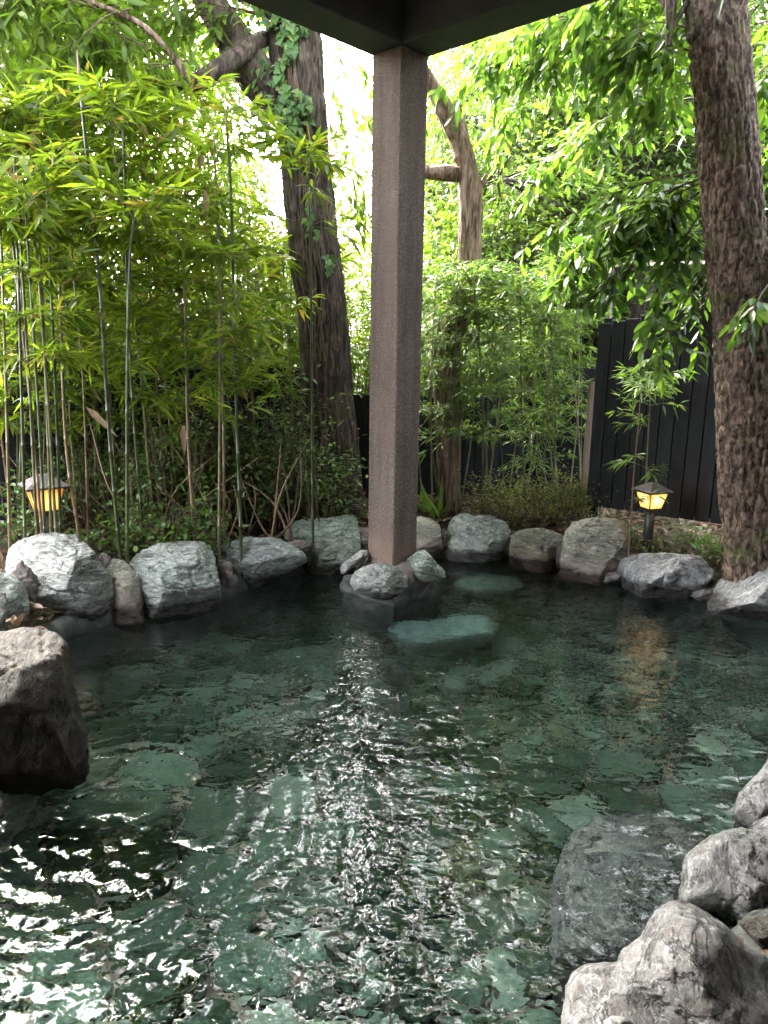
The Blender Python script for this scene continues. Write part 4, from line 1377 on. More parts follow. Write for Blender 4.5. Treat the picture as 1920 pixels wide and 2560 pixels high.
# ------------------------------------------------------------------ trees
def bark_disp(freq, zf, amp_, seed, plates=False):
    def f(dirs, R, s):
        n, m, _ = dirs.shape
        P = dirs * (R[:, :, None])
        P = np.concatenate([P[:, :, :2] * freq, np.repeat(s[:, None, None] * zf, m, 1)], 2).reshape(-1, 3)
        P2_ = P.copy(); P2_[:, 0] += 0.6 * noise(P * 0.5 + 7, seed + 1); P2_[:, 1] += 0.6 * noise(P * 0.5 + 17, seed + 2)
        h = np.abs(noise(P2_, seed)) * 1.7
        h = np.clip(h, 0, 0.8) + 0.25 * noise(P * 2.7, seed + 4)
        if plates:
            h -= 0.35 * np.clip(1 - np.abs(noise(P * np.array([0.6, 0.6, 2.2]), seed + 9)) * 6, 0, 1)
        big = 0.3 * fbm(P * 0.12, 2, seed + 6)
        return amp_ * (h - 0.35 + big).reshape(n, m)
    return f


def trunk_obj(name, pts, mat, parent, seg=128, step=0.011, disp=None):
    """pts: (x,y,z,r) rows"""
    pts = np.array(pts, float)
    L = np.linalg.norm(np.diff(pts[:, :3], axis=0), axis=1).sum()
    P = smooth_path(pts, max(8, int(L / step)))
    V, F = tube(P[:, :3], np.maximum(P[:, 3], 0.002), seg, True, disp)
    return mk_obj(name, V, F, mat, parent)


def px_trunk(rows, D):
    """rows: (x_left, x_right, y) -> centre line with radius"""
    out = []
    for r in rows:
        xl, xr, y = r[:3]; d = r[3] if len(r) > 3 else D
        c = atY((xl + xr) / 2, y, d)
        out.append((*c, (xr - xl) / 2 * mpp(c)))
    return out


def twig_leaves(lv, tw, p, d, L, n, rg, leafL, leafW, sag=0.25, spread=0.9, r=0.0022):
    ts = np.linspace(0, 1, 6)[:, None]
    path = p + d * L * ts + np.array([0, 0, -sag * L]) * ts ** 2
    tw.add(*tube(path, np.linspace(r, r * 0.4, 6), 4, False))
    t = np.linspace(0.2, 1.0, n)
    q = np.stack([np.interp(t, ts[:, 0], path[:, c]) for c in range(3)], 1)
    side = nrm(np.cross(d, [0, 0, 1.0])); sgn = np.where(np.arange(n) % 2 == 0, 1.0, -1.0)[:, None]
    dd = nrm(d * 0.7 + side * sgn * spread * rg.uniform(0.5, 1.2, (n, 1)) + rg.normal(0, 0.3, (n, 3)) + np.array([0, 0, -0.35]))
    u = nrm(np.array([0, 0, 1.0]) + rg.normal(0, 0.45, (n, 3)))
    lv.add(q, dd, u, leafL * rg.uniform(0.7, 1.15, n), leafW * rg.uniform(0.75, 1.15, n))


tg = np.random.default_rng(5)
# ---- ivy-clad tree behind the grove
TD = 6.0
rows = [(752, 925, 1345), (765, 908, 1250), (762, 895, 1100), (755, 882, 1000), (748, 868, 800), (722, 845, 600), (702, 826, 400), (690, 812, 250), (668, 802, 80), (650, 792, -120), (640, 780, -420), (650, 760, -800)]
tl = px_trunk(rows, TD)
root = empty('oak_tree', (tl[0][0], TD, 0.2), 'thick rough-barked tree clad in ivy behind the bamboo grove', 'tree')
tl[0] = (tl[0][0], tl[0][1], 0.1, tl[0][3] * 1.05)
TRUNK_L = np.array(tl)
trunk_obj('trunk', tl, M['bark_oak'], root, 128, 0.013, bark_disp(40, 5.0, 0.022, 3))
limb1 = [(*atY(705, 290, TD), 0.11), (*atY(640, 190, TD - 0.1), 0.14), (*atY(575, 85, TD - 0.2), 0.125), (*atY(510, -20, TD - 0.3), 0.10), (*atY(430, -160, TD - 0.5), 0.08), (*atY(300, -420, TD - 0.7), 0.04)]
trunk_obj('limb', limb1, M['bark_oak'], root, 72, 0.012, bark_disp(30, 6.0, 0.010, 5))
limb2 = [(*atY(660, 95, TD), 0.05), (*atY(615, 125, TD - 0.25), 0.07), (*atY(560, 165, TD - 0.4), 0.062), (*atY(505, 200, TD - 0.5), 0.058), (*atY(445, 222, TD - 0.55), 0.04)]
trunk_obj('limb', limb2, M['bark_oak'], root, 56, 0.01, bark_disp(34, 8.0, 0.006, 6))
bl = [(*atY(472, 205, TD - 0.52), 0.036), (*atY(430, 140, TD - 0.6), 0.022), (*atY(350, 60, TD - 0.75), 0.019), (*atY(215, 0, TD - 0.9), 0.016), (*atY(20, -90, TD - 1.1), 0.010)]
trunk_obj('branch', bl, M['bark_dead'], root, 14, 0.02)
lv, tw = Leaves(), Geo()
for (x0, y0, x1, y1, d0) in [(420, 150, 110, 30, 5.4), (400, 160, 100, 210, 5.35), (300, 60, 60, 90, 5.3), (540, 45, 250, 20, 5.6), (640, 30, 420, 40, 5.7), (240, 20, 20, 10, 5.1), (470, 150, 230, 262, 5.45), (330, 20, 180, 120, 5.2),
                             (150, -40, -40, 60, 5.0), (560, -60, 300, -100, 5.5)]:
    a, b = atY(x0, y0, d0), atY(x1, y1, d0 - 0.2)
    path = smooth_path([a, (a + b) / 2 + np.array([0, 0, 0.05]), b], 14)
    tw.add(*tube(path, np.linspace(0.006, 0.002, 14), 5, False))
    for i in range(3, 14):
        for _ in range(2):
            d = nrm(nrm(b - a) * 0.5 + tg.normal(0, 0.6, 3) + np.array([0, 0, -0.2]))
            twig_leaves(lv, tw, path[i], d, tg.uniform(0.12, 0.28), 6, tg, 0.125, 0.036, 0.4)
for (x0, y0, x1, y1, d0) in [(800, 120, 925, 190, 6.1), (812, 260, 930, 300, 6.2), (822, 380, 915, 470, 6.3), (830, 520, 940, 600, 6.4), (806, 160, 890, 380, 6.2), (828, 470, 900, 520, 6.3)]:
    a, b = atY(x0, y0, d0), atY(x1, y1, d0 + 0.2)
    path = smooth_path([a, (a + b) / 2 + np.array([0, 0, 0.04]), b], 10)
    tw.add(*tube(path, np.linspace(0.004, 0.002, 10), 5, False))
    for i in range(2, 10):
        d = nrm(nrm(b - a) * 0.6 + tg.normal(0, 0.6, 3) + np.array([0, 0, -0.2]))
        twig_leaves(lv, tw, path[i], d, tg.uniform(0.10, 0.22), 5, tg, 0.10, 0.036, 0.4)
tw.obj('twigs', M['twig'], root)['kind'] = 'stuff'
put_leaves(lv.arr(), OVAL_T, M['light_leaf'], root, 80, 0.22, 0.3, 'light_oval', rg=tg)

def shade_canopy(parent, attach_p, spots, leaf, rg, leafL, leafW, nleaf=170, cr=0.5, bark='bark_oak'):
    """leafy boughs added above the view to dim skylight and reflections: spots are (azimuth, elevation, distance) as seen from the bather"""
    lv, lb = Leaves(), Geo()
    for az, el, ds in spots:
        c = CP + ds * np.array([math.sin(RAD(az)) * math.cos(RAD(el)), math.cos(RAD(az)) * math.cos(RAD(el)), math.sin(RAD(el))])
        a = np.array(attach_p) + np.array([0, 0, rg.uniform(-1.2, 0.6)])
        path = smooth_path([a, (a + c) / 2 + rg.normal(0, 0.2, 3) + np.array([0, 0, 0.2]), c], 12)
        lb.add(*tube(path, np.linspace(0.018, 0.006, 12), 5, False))
        for k in range(8):
            o = rg.normal(0, cr * 0.6, 3) * np.array([1.2, 1.2, 0.6]); q = c + o
            lb.add(*tube(np.array([c, c + o * 0.5 + rg.normal(0, 0.04, 3), q]), [0.007, 0.005, 0.002], 4, False))
            m = nleaf // 8
            w_ = rg.normal(0, 0.16, (m, 3)); dd = nrm(w_ + o * 0.3 + np.array([0, 0, -0.1]) + rg.normal(0, 0.1, (m, 3)))
            lv.add(q + w_, dd, nrm(np.array([0, 0, 1.0]) + rg.normal(0, 0.45, (m, 3))), leafL * rg.uniform(0.7, 1.15, m), leafW * rg.uniform(0.7, 1.15, m))
    lb.obj('boughs', M[bark], parent)['kind'] = 'stuff'
    put_leaves(lv.arr(), ((0.3, 0.95), (0.65, 0.8)), M[leaf], parent, 0, 0.15, 0.25, leaf, 'crown', rg)


spots = []
while len(spots) < 36:
    az, el = tg.uniform(-50, -14), tg.uniform(24, 62)
    spots.append((az, el, tg.uniform(6.2, 8.5)))
while len(spots) < 50:                             # crown added overhead to cut the skylight on pool and grove
    x, y, z = tg.uniform(-4.6, -0.3), tg.uniform(4.2, 8.0), tg.uniform(5.2, 7.6)
    spots.append((math.degrees(math.atan2(x, y)), math.degrees(math.atan2(z - CAM_H, math.hypot(x, y))), math.sqrt(x * x + y * y + (z - CAM_H) ** 2)))
    if -15 < spots[-1][0] < 2 and spots[-1][1] < 46: spots.pop()
for _ in range(18):                                # leaves added over the grove to block sky glints on the water
    az, y = tg.uniform(-38, -14), tg.uniform(5.6, 7.2); x, z = y * math.tan(RAD(az)), tg.uniform(4.3, 6.2)
    spots.append((az, math.degrees(math.atan2(z - CAM_H, math.hypot(x, y))), math.sqrt(x * x + y * y + (z - CAM_H) ** 2)))
for _ in range(46):  # more added leaves, hiding bright sky from the near water
    az, y = tg.uniform(-38, -17), tg.uniform(5.9, 8.2); x, z = y * math.tan(RAD(az)), tg.uniform(3.9, 6.3)
    spots.append((az, math.degrees(math.atan2(z - CAM_H, math.hypot(x, y))), math.sqrt(x * x + y * y + (z - CAM_H) ** 2)))
shade_canopy(root, tl[-2][:3], spots, 'light_leaf', tg, 0.13, 0.048, 200)

# ivy on that trunk
iv = empty('ivy', tuple(TRUNK_L[-4][:3]), 'green ivy climbing over the thick rough-barked tree', 'ivy')
lv, tw = Leaves(), Geo()
NI = 900
for k in range(1100):
    y = tg.uniform(-60, 430) if k < NI else tg.uniform(430, 830)
    c = np.array([np.interp(y, [r[2] for r in rows][::-1], TRUNK_L[::-1, j]) for j in range(4)])
    side = tg.uniform(-1.0, 0.55) if k < NI else tg.uniform(-0.1, 0.75)
    if k < NI and noise(np.array([[y * 0.013, side * 2.3, 7.5]]), 5)[0] < -0.22 + 0.5 * max(0, side): continue
    if k >= NI and noise(np.array([[y * 0.012, side * 2, 0.5]]), 3)[0] < 0.1: continue
    th = math.asin(np.clip(side, -1, 1))
    n = np.array([math.sin(th), -math.cos(th), 0.15])
    off = 0.02 + tg.random() * 0.07 + (0.30 * tg.random() ** 2 if side < -0.5 else 0)
    q = c[:3] + n * (c[3] + off)
    if k < NI: q[0] -= 0.04
    d = nrm(np.array([tg.normal(0, 0.5), -0.25, -0.9]) + tg.normal(0, 0.25, 3))
    lv.add(q, d, nrm(n + tg.normal(0, 0.3, 3)), tg.uniform(0.035, 0.075), tg.uniform(0.035, 0.07))
for k in range(8):
    ys_ = np.linspace(900, -50, 20); sx = tg.uniform(-0.7, 0.5)
    path = []
    for y in ys_:
        c = np.array([np.interp(y, [r[2] for r in rows][::-1], TRUNK_L[::-1, j]) for j in range(4)])
        th = sx + 0.15 * math.sin(y * 0.02 + k)
        path.append(c[:3] + np.array([math.sin(th), -math.cos(th), 0]) * (c[3] + 0.012))
    tw.add(*tube(np.array(path), 0.005, 5, False))
tw.obj('vine', M['twig'], iv)['kind'] = 'stuff'
put_leaves(lv.arr(), IVY_T, M['ivy_leaf'], iv, 260, 0.1, 0.15, 'ivy', rg=tg)

# ---- stripped tree right of the post
SD = 6.3
sl = px_trunk([(1098, 1160, 1345), (1098, 1152, 1250), (1088, 1150, 1050), (1083, 1150, 880), (1110, 1175, 780), (1143, 1198, 690), (1148, 1200, 600), (1148, 1204, 500), (1142, 1192, 420), (1125, 1172, 350), (1092, 1135, 280), (1062, 1098, 220), (1030, 1060, 160)], SD)
root = empty('stripped_tree', (sl[0][0], SD, 0.2), 'half dead tree with peeling pinkish bark and broken stubs', 'tree')
sl[0] = (sl[0][0], sl[0][1], 0.1, sl[0][3] * 1.1)
trunk_obj('trunk', sl, M['bark_dead'], root, 90, 0.012, bark_disp(30, 3.0, 0.012, 13))
trunk_obj('stub', [(*atY(1155, 400, SD), 0.07), (*atY(1152, 330, SD), 0.055), (*atY(1142, 268, SD), 0.035), (*atY(1140, 250, SD), 0.02)], M['bark_dead'], root, 40, 0.012, bark_disp(36, 5, 0.008, 14))
trunk_obj('stub', [(*atY(1165, 440, SD), 0.05), (*atY(1120, 432, SD - 0.05), 0.06), (*atY(1065, 428, SD - 0.1), 0.05), (*atY(1010, 400, SD - 0.1), 0.035)], M['bark_dead'], root, 40, 0.012, bark_disp(36, 5, 0.008, 15))
trunk_obj('stub', [(*atY(1190, 490, SD), 0.03), (*atY(1208, 455, SD), 0.022), (*atY(1214, 435, SD), 0.008)], M['bark_dead'], root, 24, 0.012)

# ---- rough-barked tree at the side with long leafy boughs over the pool
RD = 4.62
rr2 = [(1795, 2010, 1480), (1818, 1985, 1400), (1806, 1968, 1200), (1797, 1950, 1000), (1790, 1932, 800), (1770, 1908, 600), (1754, 1890, 400), (1738, 1872, 200), (1716, 1856, 0), (1690, 1832, -220), (1650, 1800, -500), (1600, 1730, -900)]
rl = px_trunk(rr2, RD)
root = empty('rough_barked_tree', (rl[0][0], RD, 0.2), 'rough-barked tree with mossy patches and leafy boughs above the grey boulders', 'tree')
rl[0] = (rl[0][0], rl[0][1], 0.08, rl[0][3])
trunk_obj('trunk', rl, M['bark_right'], root, 140, 0.011, bark_disp(48, 11.0, 0.022, 23, True))
RT = root
lv, tw = Leaves(), Geo()


def bough(x0, y0, x1, y1, D0, D1, ntw, leafL, leafW, sag, rg, Lr=(0.16, 0.34), nl=7, thick=0.008, dirbias=(0, 0, -0.5)):
    a, b = atY(x0, y0, D0), atY(x1, y1, D1)
    m = (a + b) / 2 + np.array([0, 0, 0.12 * np.linalg.norm(b - a) * sag])
    path = smooth_path([a, m, b], 24)
    tw.add(*tube(path, np.linspace(thick, 0.0022, 24), 6, False))
    ax = nrm(b - a)
    for k in range(int(ntw * 1.7)):
        i = int(rg.uniform(3, 24))
        d = nrm(ax * rg.uniform(0.1, 0.9) + rg.normal(0, 0.55, 3) + np.array(dirbias))
        twig_leaves(lv, tw, path[i], d, rg.uniform(*Lr), nl, rg, leafL, leafW, 0.35)


for (x0, y0, x1, y1, D0, D1, nt) in [(1740, 75, 1560, 80, 4.6, 4.5, 9), (1745, 130, 1350, 150, 4.7, 5.0, 22), (1800, -60, 1200, 110, 4.7, 5.3, 26), (1770, 20, 1120, 200, 4.8, 5.5, 26), (1760, 160, 1230, 300, 5.0, 5.6, 24),
                                     (1780, -100, 1350, 60, 4.4, 4.8, 22), (1760, 200, 1480, 330, 4.9, 5.2, 18), (1750, 100, 1080, 130, 5.2, 5.7, 18), (1760, 240, 1330, 420, 5.3, 5.8, 18), (1775, 0, 1600, 250, 4.6, 4.9, 14)]:
    bough(x0, y0, x1, y1, D0 + 0.15, D1 + 0.6, nt, 0.112, 0.04, 0.8, tg)
for (x0, y0, x1, y1, D0, D1, nt) in [(1765, 440, 1420, 640, 4.8, 4.9, 24), (1765, 470, 1500, 720, 4.85, 4.85, 22), (1768, 430, 1380, 720, 4.9, 5.0, 18), (1770, 500, 1620, 800, 4.8, 4.75, 16), (1775, 640, 1640, 920, 4.8, 4.75, 9), (1770, 450, 1560, 580, 4.9, 5.0, 16), (1780, 700, 1740, 860, 4.8, 4.7, 3),
                                     (1765, 420, 1300, 620, 5.0, 5.3, 16)]:
    bough(x0, y0, x1, y1, D0, D1, nt, 0.105, 0.043, 0.6, tg, (0.10, 0.22), 6, 0.007, (0, 0, -0.35))
for (x0, y0, x1, y1, D0, D1, nt) in [(1880, 200, 1990, 120, 4.7, 4.9, 10), (1890, 60, 2050, 60, 4.8, 5.2, 12), (1900, 560, 1990, 660, 4.55, 4.4, 7), (1890, 380, 2020, 350, 4.9, 5.2, 10), (1930, 700, 1880, 780, 4.3, 4.2, 3), (1860, -150, 2150, -250, 4.6, 4.4, 16),
                                     (1700, -350, 1200, -300, 4.8, 4.6, 26), (1700, -500, 1350, -620, 4.8, 4.2, 22), (1650, -600, 1000, -450, 5.0, 5.2, 24)]:
    bough(x0, y0, x1, y1, D0, D1, nt, 0.115, 0.04, 0.5, tg, (0.14, 0.28), 7, 0.007)
tw.obj('bough_wood', M['twig'], RT)['kind'] = 'stuff'
put_leaves(lv.arr(), OVAL_T, M['oak_leaf'], RT, 300, 0.2, 0.22, 'oak_oval', rg=tg)


spots = []
while len(spots) < 74:
    az, el = tg.uniform(1.5, 48), tg.uniform(24, 62)
    if 16 < az < 24 and el < 34 or 27 < az < 32 and el < 33: continue
    spots.append((az, el, tg.uniform(5.0, 7.0)))
while len(spots) < 92:  # crown added overhead to dim the light below
    x, y, z = tg.uniform(0.3, 5.0), tg.uniform(3.8, 7.5), tg.uniform(5.2, 7.4)
    spots.append((math.degrees(math.atan2(x, y)), math.degrees(math.atan2(z - CAM_H, math.hypot(x, y))), math.sqrt(x * x + y * y + (z - CAM_H) ** 2)))
shade_canopy(RT, rl[-2][:3], spots, 'oak_leaf', tg, 0.125, 0.048, 200, bark='bark_right')


# ---- background trees
def bg_tree(base, H, r, crowns, label, leaf, rg, leafL=0.10, leafW=0.045, dens=1.0, name='garden_tree', group='trees beyond the fence', lean=0.0, bark='bark_far', low=0.35, n_single=0):
    base = np.array(base, float)
    root = empty(name, tuple(base), label, 'tree', group)
    top = base + np.array([lean * H, rg.normal(0, 0.2), H])
    trunk = [(*(base - [0, 0, 0.15]), r * 1.15), (*(base * 0.65 + top * 0.35 + rg.normal(0, 0.12, 3)), r * 0.85), (*(base * 0.3 + top * 0.7 + rg.normal(0, 0.15, 3)), r * 0.55), (*top, r * 0.2)]
    trunk_obj('trunk', trunk, M[bark], root, 28, 0.06, bark_disp(22, 4, 0.010, int(rg.integers(99))))
    T = smooth_path(trunk, 30)[:, :3]
    lv, lb = Leaves(), Geo()
    for (cx, cy_, cz, cr, n) in crowns:
        c = base + np.array([cx, cy_, cz])
        i = int(np.clip((cz * rg.uniform(0.55, 0.85)) / H * 29, 3, 28))
        path = smooth_path([T[i], (T[i] + c) / 2 + rg.normal(0, 0.12, 3) + np.array([0, 0, 0.1]), c], 10)
        lb.add(*tube(path, np.linspace(r * 0.3, r * 0.06, 10), 6, False))
        nsub = max(5, int(n / 22))
        sc = rand_unit(nsub, rg) * (rg.random((nsub, 1)) ** 0.45) * cr * np.array([1.15, 1.0, 0.75])
        for s_ in sc:
            q = c + s_
            lb.add(*tube(np.array([c + s_ * 0.1, c + s_ * 0.55 + rg.normal(0, 0.05, 3), q]), [r * 0.06, r * 0.04, 0.003], 4, False))
            m = int(22 * dens)
            o = rg.normal(0, 0.17 * cr ** 0.5, (m, 3)) * np.array([1.2, 1.2, 0.7])
            out = nrm(o + s_ * 0.4 + np.array([0, 0, -0.12]) + rg.normal(0, 0.12, (m, 3)))
            u = nrm(np.array([0, 0, 1.0]) + rg.normal(0, 0.5, (m, 3)))
            lv.add(q + o, out, u, leafL * rg.uniform(0.65, 1.2, m), leafW * rg.uniform(0.7, 1.15, m))
    lb.obj('limbs', M[bark], root)['kind'] = 'stuff'
    put_leaves(lv.arr(), DIA_T if leafL < 0.09 else ((0.3, 0.95), (0.65, 0.8)), M[leaf], root, n_single, 0.15, 0.25, leaf, 'crown', rg)
    return root


def crowns_in(rg, n, wx_, wy_, z0, z1, r0, r1, nl):
    return [(rg.uniform(-wx_, wx_), rg.uniform(-wy_, wy_), rg.uniform(z0, z1), rg.uniform(r0, r1), nl) for _ in range(n)]


bgr = np.random.default_rng(77)
left = [(-2.5, 9.0, 4.2, 'short light-leaved tree behind the ivy-clad trunk'), (-5.6, 8.6, 6.2, 'young light-leaved tree at the far end of the board fence'), (-4.0, 9.6, 7.0, 'airy light-green tree behind the fence and the lantern'), (-3.1, 8.3, 5.5, 'light-leaved tree close behind the bamboo tops'),
        (-1.5, 9.6, 2.5, 'small airy tree showing beside the ivy-clad trunk'), (0.55, 8.8, 2.6, 'small light-leaved tree behind the stucco post')]
right = [(1.0, 9.3, 4.3, 0.08, 'low dark bushy tree behind the peeling trunk', 12), (2.95, 9.2, 4.9, 0.09, 'bushy dark tree behind the end of the fence', 14), (1.7, 9.6, 6.0, 0.10, 'slim dark tree with sparkling gaps behind the stripped tree', 14), (2.7, 10.8, 6.8, 0.16, 'dense dark evergreen tree behind the fine-leaved bamboo', 18), (4.1, 9.4, 2.9, 0.14, 'dark evergreen tree behind the black screen', 18),
         (5.6, 8.6, 7.0, 0.13, 'dark leafy tree behind the rough-barked trunk', 16), (3.2, 13.5, 9.0, 0.2, 'tall dark tree deep in the wood', 16), (6.5, 11.5, 6.2, 0.2, 'broad dark tree deep in the wood beyond the screen', 16), (2.0, 13.5, 5.5, 0.16, 'mid-green tree far behind the post', 15), (2.2, 8.5, 5.2, 0.09, 'bushy dark tree just behind the fine-leaved bamboo', 20),
         (1.25, 11.0, 4.6, 0.1, 'low spreading dark tree behind the stripped tree', 16), (4.7, 8.9, 5.5, 0.11, 'dark leafy tree close behind the raised screen', 18), (1.3, 12.6, 7.2, 0.12, 'tall slim dark tree seen beyond the stripped trunk', 18), (2.8, 12.2, 8.2, 0.14, 'tall dark tree rising behind the leafy boughs', 20), (4.4, 13.2, 7.5, 0.14, 'far dark tree beyond the trellis rail', 18), (3.3, 10.0, 3.6, 0.1, 'squat dark tree between the screen and the fence end', 14)]
_proto = {}


def shared_tree(key, base, H, width, label, name='garden_tree', group='trees beyond the fence'):
    """a tree of one of four kinds: the first of a kind is built, the others share its meshes, turned and scaled"""
    kinds = {'light_tall': (6.5, 1.7, 26, 560, 'light_leaf', 0.115, 0.045, 1.0, 0.10), 'light_short': (2.7, 0.9, 11, 520, 'light_leaf', 0.11, 0.043, 1.0, 0.06),
             'dark_tall': (7.2, 1.8, 27, 800, 'dark_leaf', 0.088, 0.037, 1.1, 0.15), 'dark_mid': (4.8, 1.8, 25, 800, 'dark_leaf', 0.086, 0.036, 1.1, 0.10)}
    H0, w0, n, nl, leaf, lL, lW, dn, r = kinds[key]
    if key not in _proto:
        root = bg_tree(base, H0, r, crowns_in(bgr, n, w0, w0 * 0.68, 0.12 * H0, H0 * 0.96, 0.5, 0.88, nl), label, leaf, bgr, lL, lW, dn, name, group)
        _proto[key] = root
        for ch in root.children:                     # coordinates relative to the tree's foot
            ch.data.transform(Matrix.Translation(-Vector(base))); ch.matrix_parent_inverse = Matrix()
        turn = 0.0
    else:
        p = _proto[key]
        root = empty(name, tuple(base), label, 'tree', group)
        for ch in p.children:
            c = ch.copy(); COL.objects.link(c); c.parent = root
        turn = bgr.uniform(0, 6.28)
    for ch in root.children:
        ch.rotation_euler = (0, 0, turn); ch.scale = (width / w0, width / w0, H / H0)
    return root


for (x, y, H, lab) in left:
    shared_tree('light_tall' if H > 3.5 else 'light_short', (x, y, 0.3), H, 0.8 if H <= 3.5 else 1.0 if x > -3 else 1.7, lab)
for (x, y, H, r, lab, n) in right:
    shared_tree('dark_tall' if H > 5.0 else 'dark_mid', (x, y, 0.3), H, 1.8 if x > 2 else 1.25, lab)
# trunk seen between the boughs
tr = px_trunk([(1565, 1640, 640, 8.2), (1552, 1612, 480, 8.2), (1546, 1604, 380, 8.2), (1543, 1598, 280, 8.2), (1538, 1590, 180, 8.2), (1530, 1580, 0, 8.2)], 8.2)
root = empty('wood_tree', (tr[0][0], 8.2, 0.3), 'smooth dark grey trunk standing between the leafy boughs and the screen', 'tree')
tr = [(tr[0][0] + 0.05, 8.2, 0.2, tr[0][3] * 1.1)] + tr + [(tr[-1][0] - 0.1, 8.2, 7.0, 0.06)]
trunk_obj('trunk', tr, M['bark_far'], root, 48, 0.03, bark_disp(24, 4, 0.008, 41))
lv, lb = Leaves(), Geo()
for k in range(26):
    c = np.array([tr[0][0] + bgr.uniform(-1.3, 1.3), 8.2 + bgr.uniform(-0.5, 1.0), bgr.uniform(4.0, 6.8)])
    lb.add(*tube(np.array([[tr[-1][0], 8.2, c[2] - 0.6], (c + np.array([tr[-1][0], 8.2, c[2] - 0.3])) / 2, c]), [0.03, 0.02, 0.006], 5, False))
    m = 60; o = bgr.normal(0, 0.25, (m, 3))
    lv.add(c + o, nrm(o + [0, 0, -0.2]), nrm(bgr.normal(0, 0.4, (m, 3)) + [0, 0, 1]), 0.10, 0.04)
lb.obj('limbs', M['bark_far'], root)['kind'] = 'stuff'
put_leaves(lv.arr(), ((0.3, 0.95), (0.65, 0.8)), M['dark_leaf'], root, 0, name='crown')


# ------------------------------------------------------------------ shrubs and undergrowth
def shrub(c, r, h, nst, n, leaf, label, rg, leafL=0.045, leafW=0.02, name='shrub', cat='shrub', group=None, woody='twig', prof=((0.3, 0.95), (0.65, 0.8)), dead=0):
    c = np.array(c, float)
    root = empty(name, tuple(c), label, cat, group)
    lv, st_ = Leaves(), Geo()
    for k in range(nst):
        az = rg.uniform(0, 6.28); rr_ = r * math.sqrt(rg.random())
        tip = c + np.array([math.cos(az) * rr_, math.sin(az) * rr_ * 0.8, h * rg.uniform(0.45, 1.0)])
        foot = c + np.array([math.cos(az) * rr_ * 0.35, math.sin(az) * rr_ * 0.3, -0.03])
        path = smooth_path([foot, (foot + tip) / 2 + rg.normal(0, 0.05, 3), tip], 8)
        st_.add(*tube(path, np.linspace(0.006, 0.0018, 8), 5, False))
        m = max(3, n // nst)
        t = rg.uniform(0.35, 1.0, m)
        q = np.stack([np.interp(t * 7, np.arange(8), path[:, j]) for j in range(3)], 1) + rg.normal(0, 0.055, (m, 3)) * np.array([1.2, 1.2, 0.8])
        d = nrm(rg.normal(0, 1, (m, 3)) * np.array([1, 1, 0.45]) + [0, 0, 0.1]); u = nrm(np.array([0, 0, 1.0]) + rg.normal(0, 0.4, (m, 3)))
        lv.add(q, d, u, leafL * rg.uniform(0.6, 1.2, m), leafW * rg.uniform(0.7, 1.2, m))
    st_.obj('stems', M[woody], root)['kind'] = 'stuff'
    put_leaves(lv.arr(), prof, M[leaf], root, 0, 0.1, 0.25, leaf)
    return root


sg = np.random.default_rng(55)
UG = 'undergrowth shrubs below the bamboo'
for k in range(3, 26):
    px = -40 + 830 * k / 25 + sg.normal(0, 12); D = sg.uniform(4.95, 5.9) if px < 560 else sg.uniform(5.5, 5.9)
    f = atZ(px, 1340, 0.24); x = f[0] * D / f[1]
    hh = sg.uniform(0.6, 1.5)
    shrub((x, D, 0.22), sg.uniform(0.25, 0.42), hh, 26, 760, 'shrub_leaf', '%s small-leaved undergrowth shrub %s' % ('low' if hh < 0.85 else 'waist-high' if hh < 1.2 else 'tall', 'near the half-hidden lantern' if px < 220 else 'behind the grey-green block boulder' if px < 420 else 'behind the low flat-topped boulder' if px < 600 else 'at the foot of the ivy-clad tree'), sg, 0.05, 0.024, group=UG)
for k, (px, D, h) in enumerate([(830, 5.7, 0.45), (680, 5.5, 0.62), (450, 4.75, 0.4), (330, 4.75, 0.35), (505, 4.85, 0.5), (250, 4.8, 0.3)]):
    f = atZ(px, 1340, 0.22)
    shrub((f[0] * D / f[1], D, 0.2), 0.2, h, 10, 190, 'shrub_leaf', 'glossy leafy sprig growing %s' % ('by the post at the ivy-clad tree', 'behind the mossy green boulder', 'before the pale tan bamboo', 'behind the grey-green block boulder', 'before the olive bamboo', 'behind the small tan boulder')[k], sg, 0.065, 0.03, 'sprig', 'plant', 'sprigs behind the boulders')
# tangle of dry branches in the grove
for k in range(9):
    px = 290 + 440 * k / 8; D = sg.uniform(5.0, 5.5); f = atZ(px, 1340, 0.24); b = np.array([f[0] * D / f[1], D, 0.2])
    root = empty('dry_branch', tuple(b), 'dry twiggy brown branch tangled in the undergrowth', 'branch', 'dry branches in the undergrowth')
    for j in range(4):
        e = b + np.array([sg.normal(0, 0.35), sg.normal(0, 0.2), sg.uniform(0.3, 0.95)])
        m_ = (b + e) / 2 + sg.normal(0, 0.09, 3)
        V, F = tube(smooth_path([b, m_, e], 10), np.linspace(0.009, 0.002, 10), 5); mk_obj('twig', V, F, M['sheath'] if j % 2 else M['twig'], root)
# hedge-like shrubs beyond the fences
HG = 'evergreen shrubs beyond the fence'
_shrubs = {}


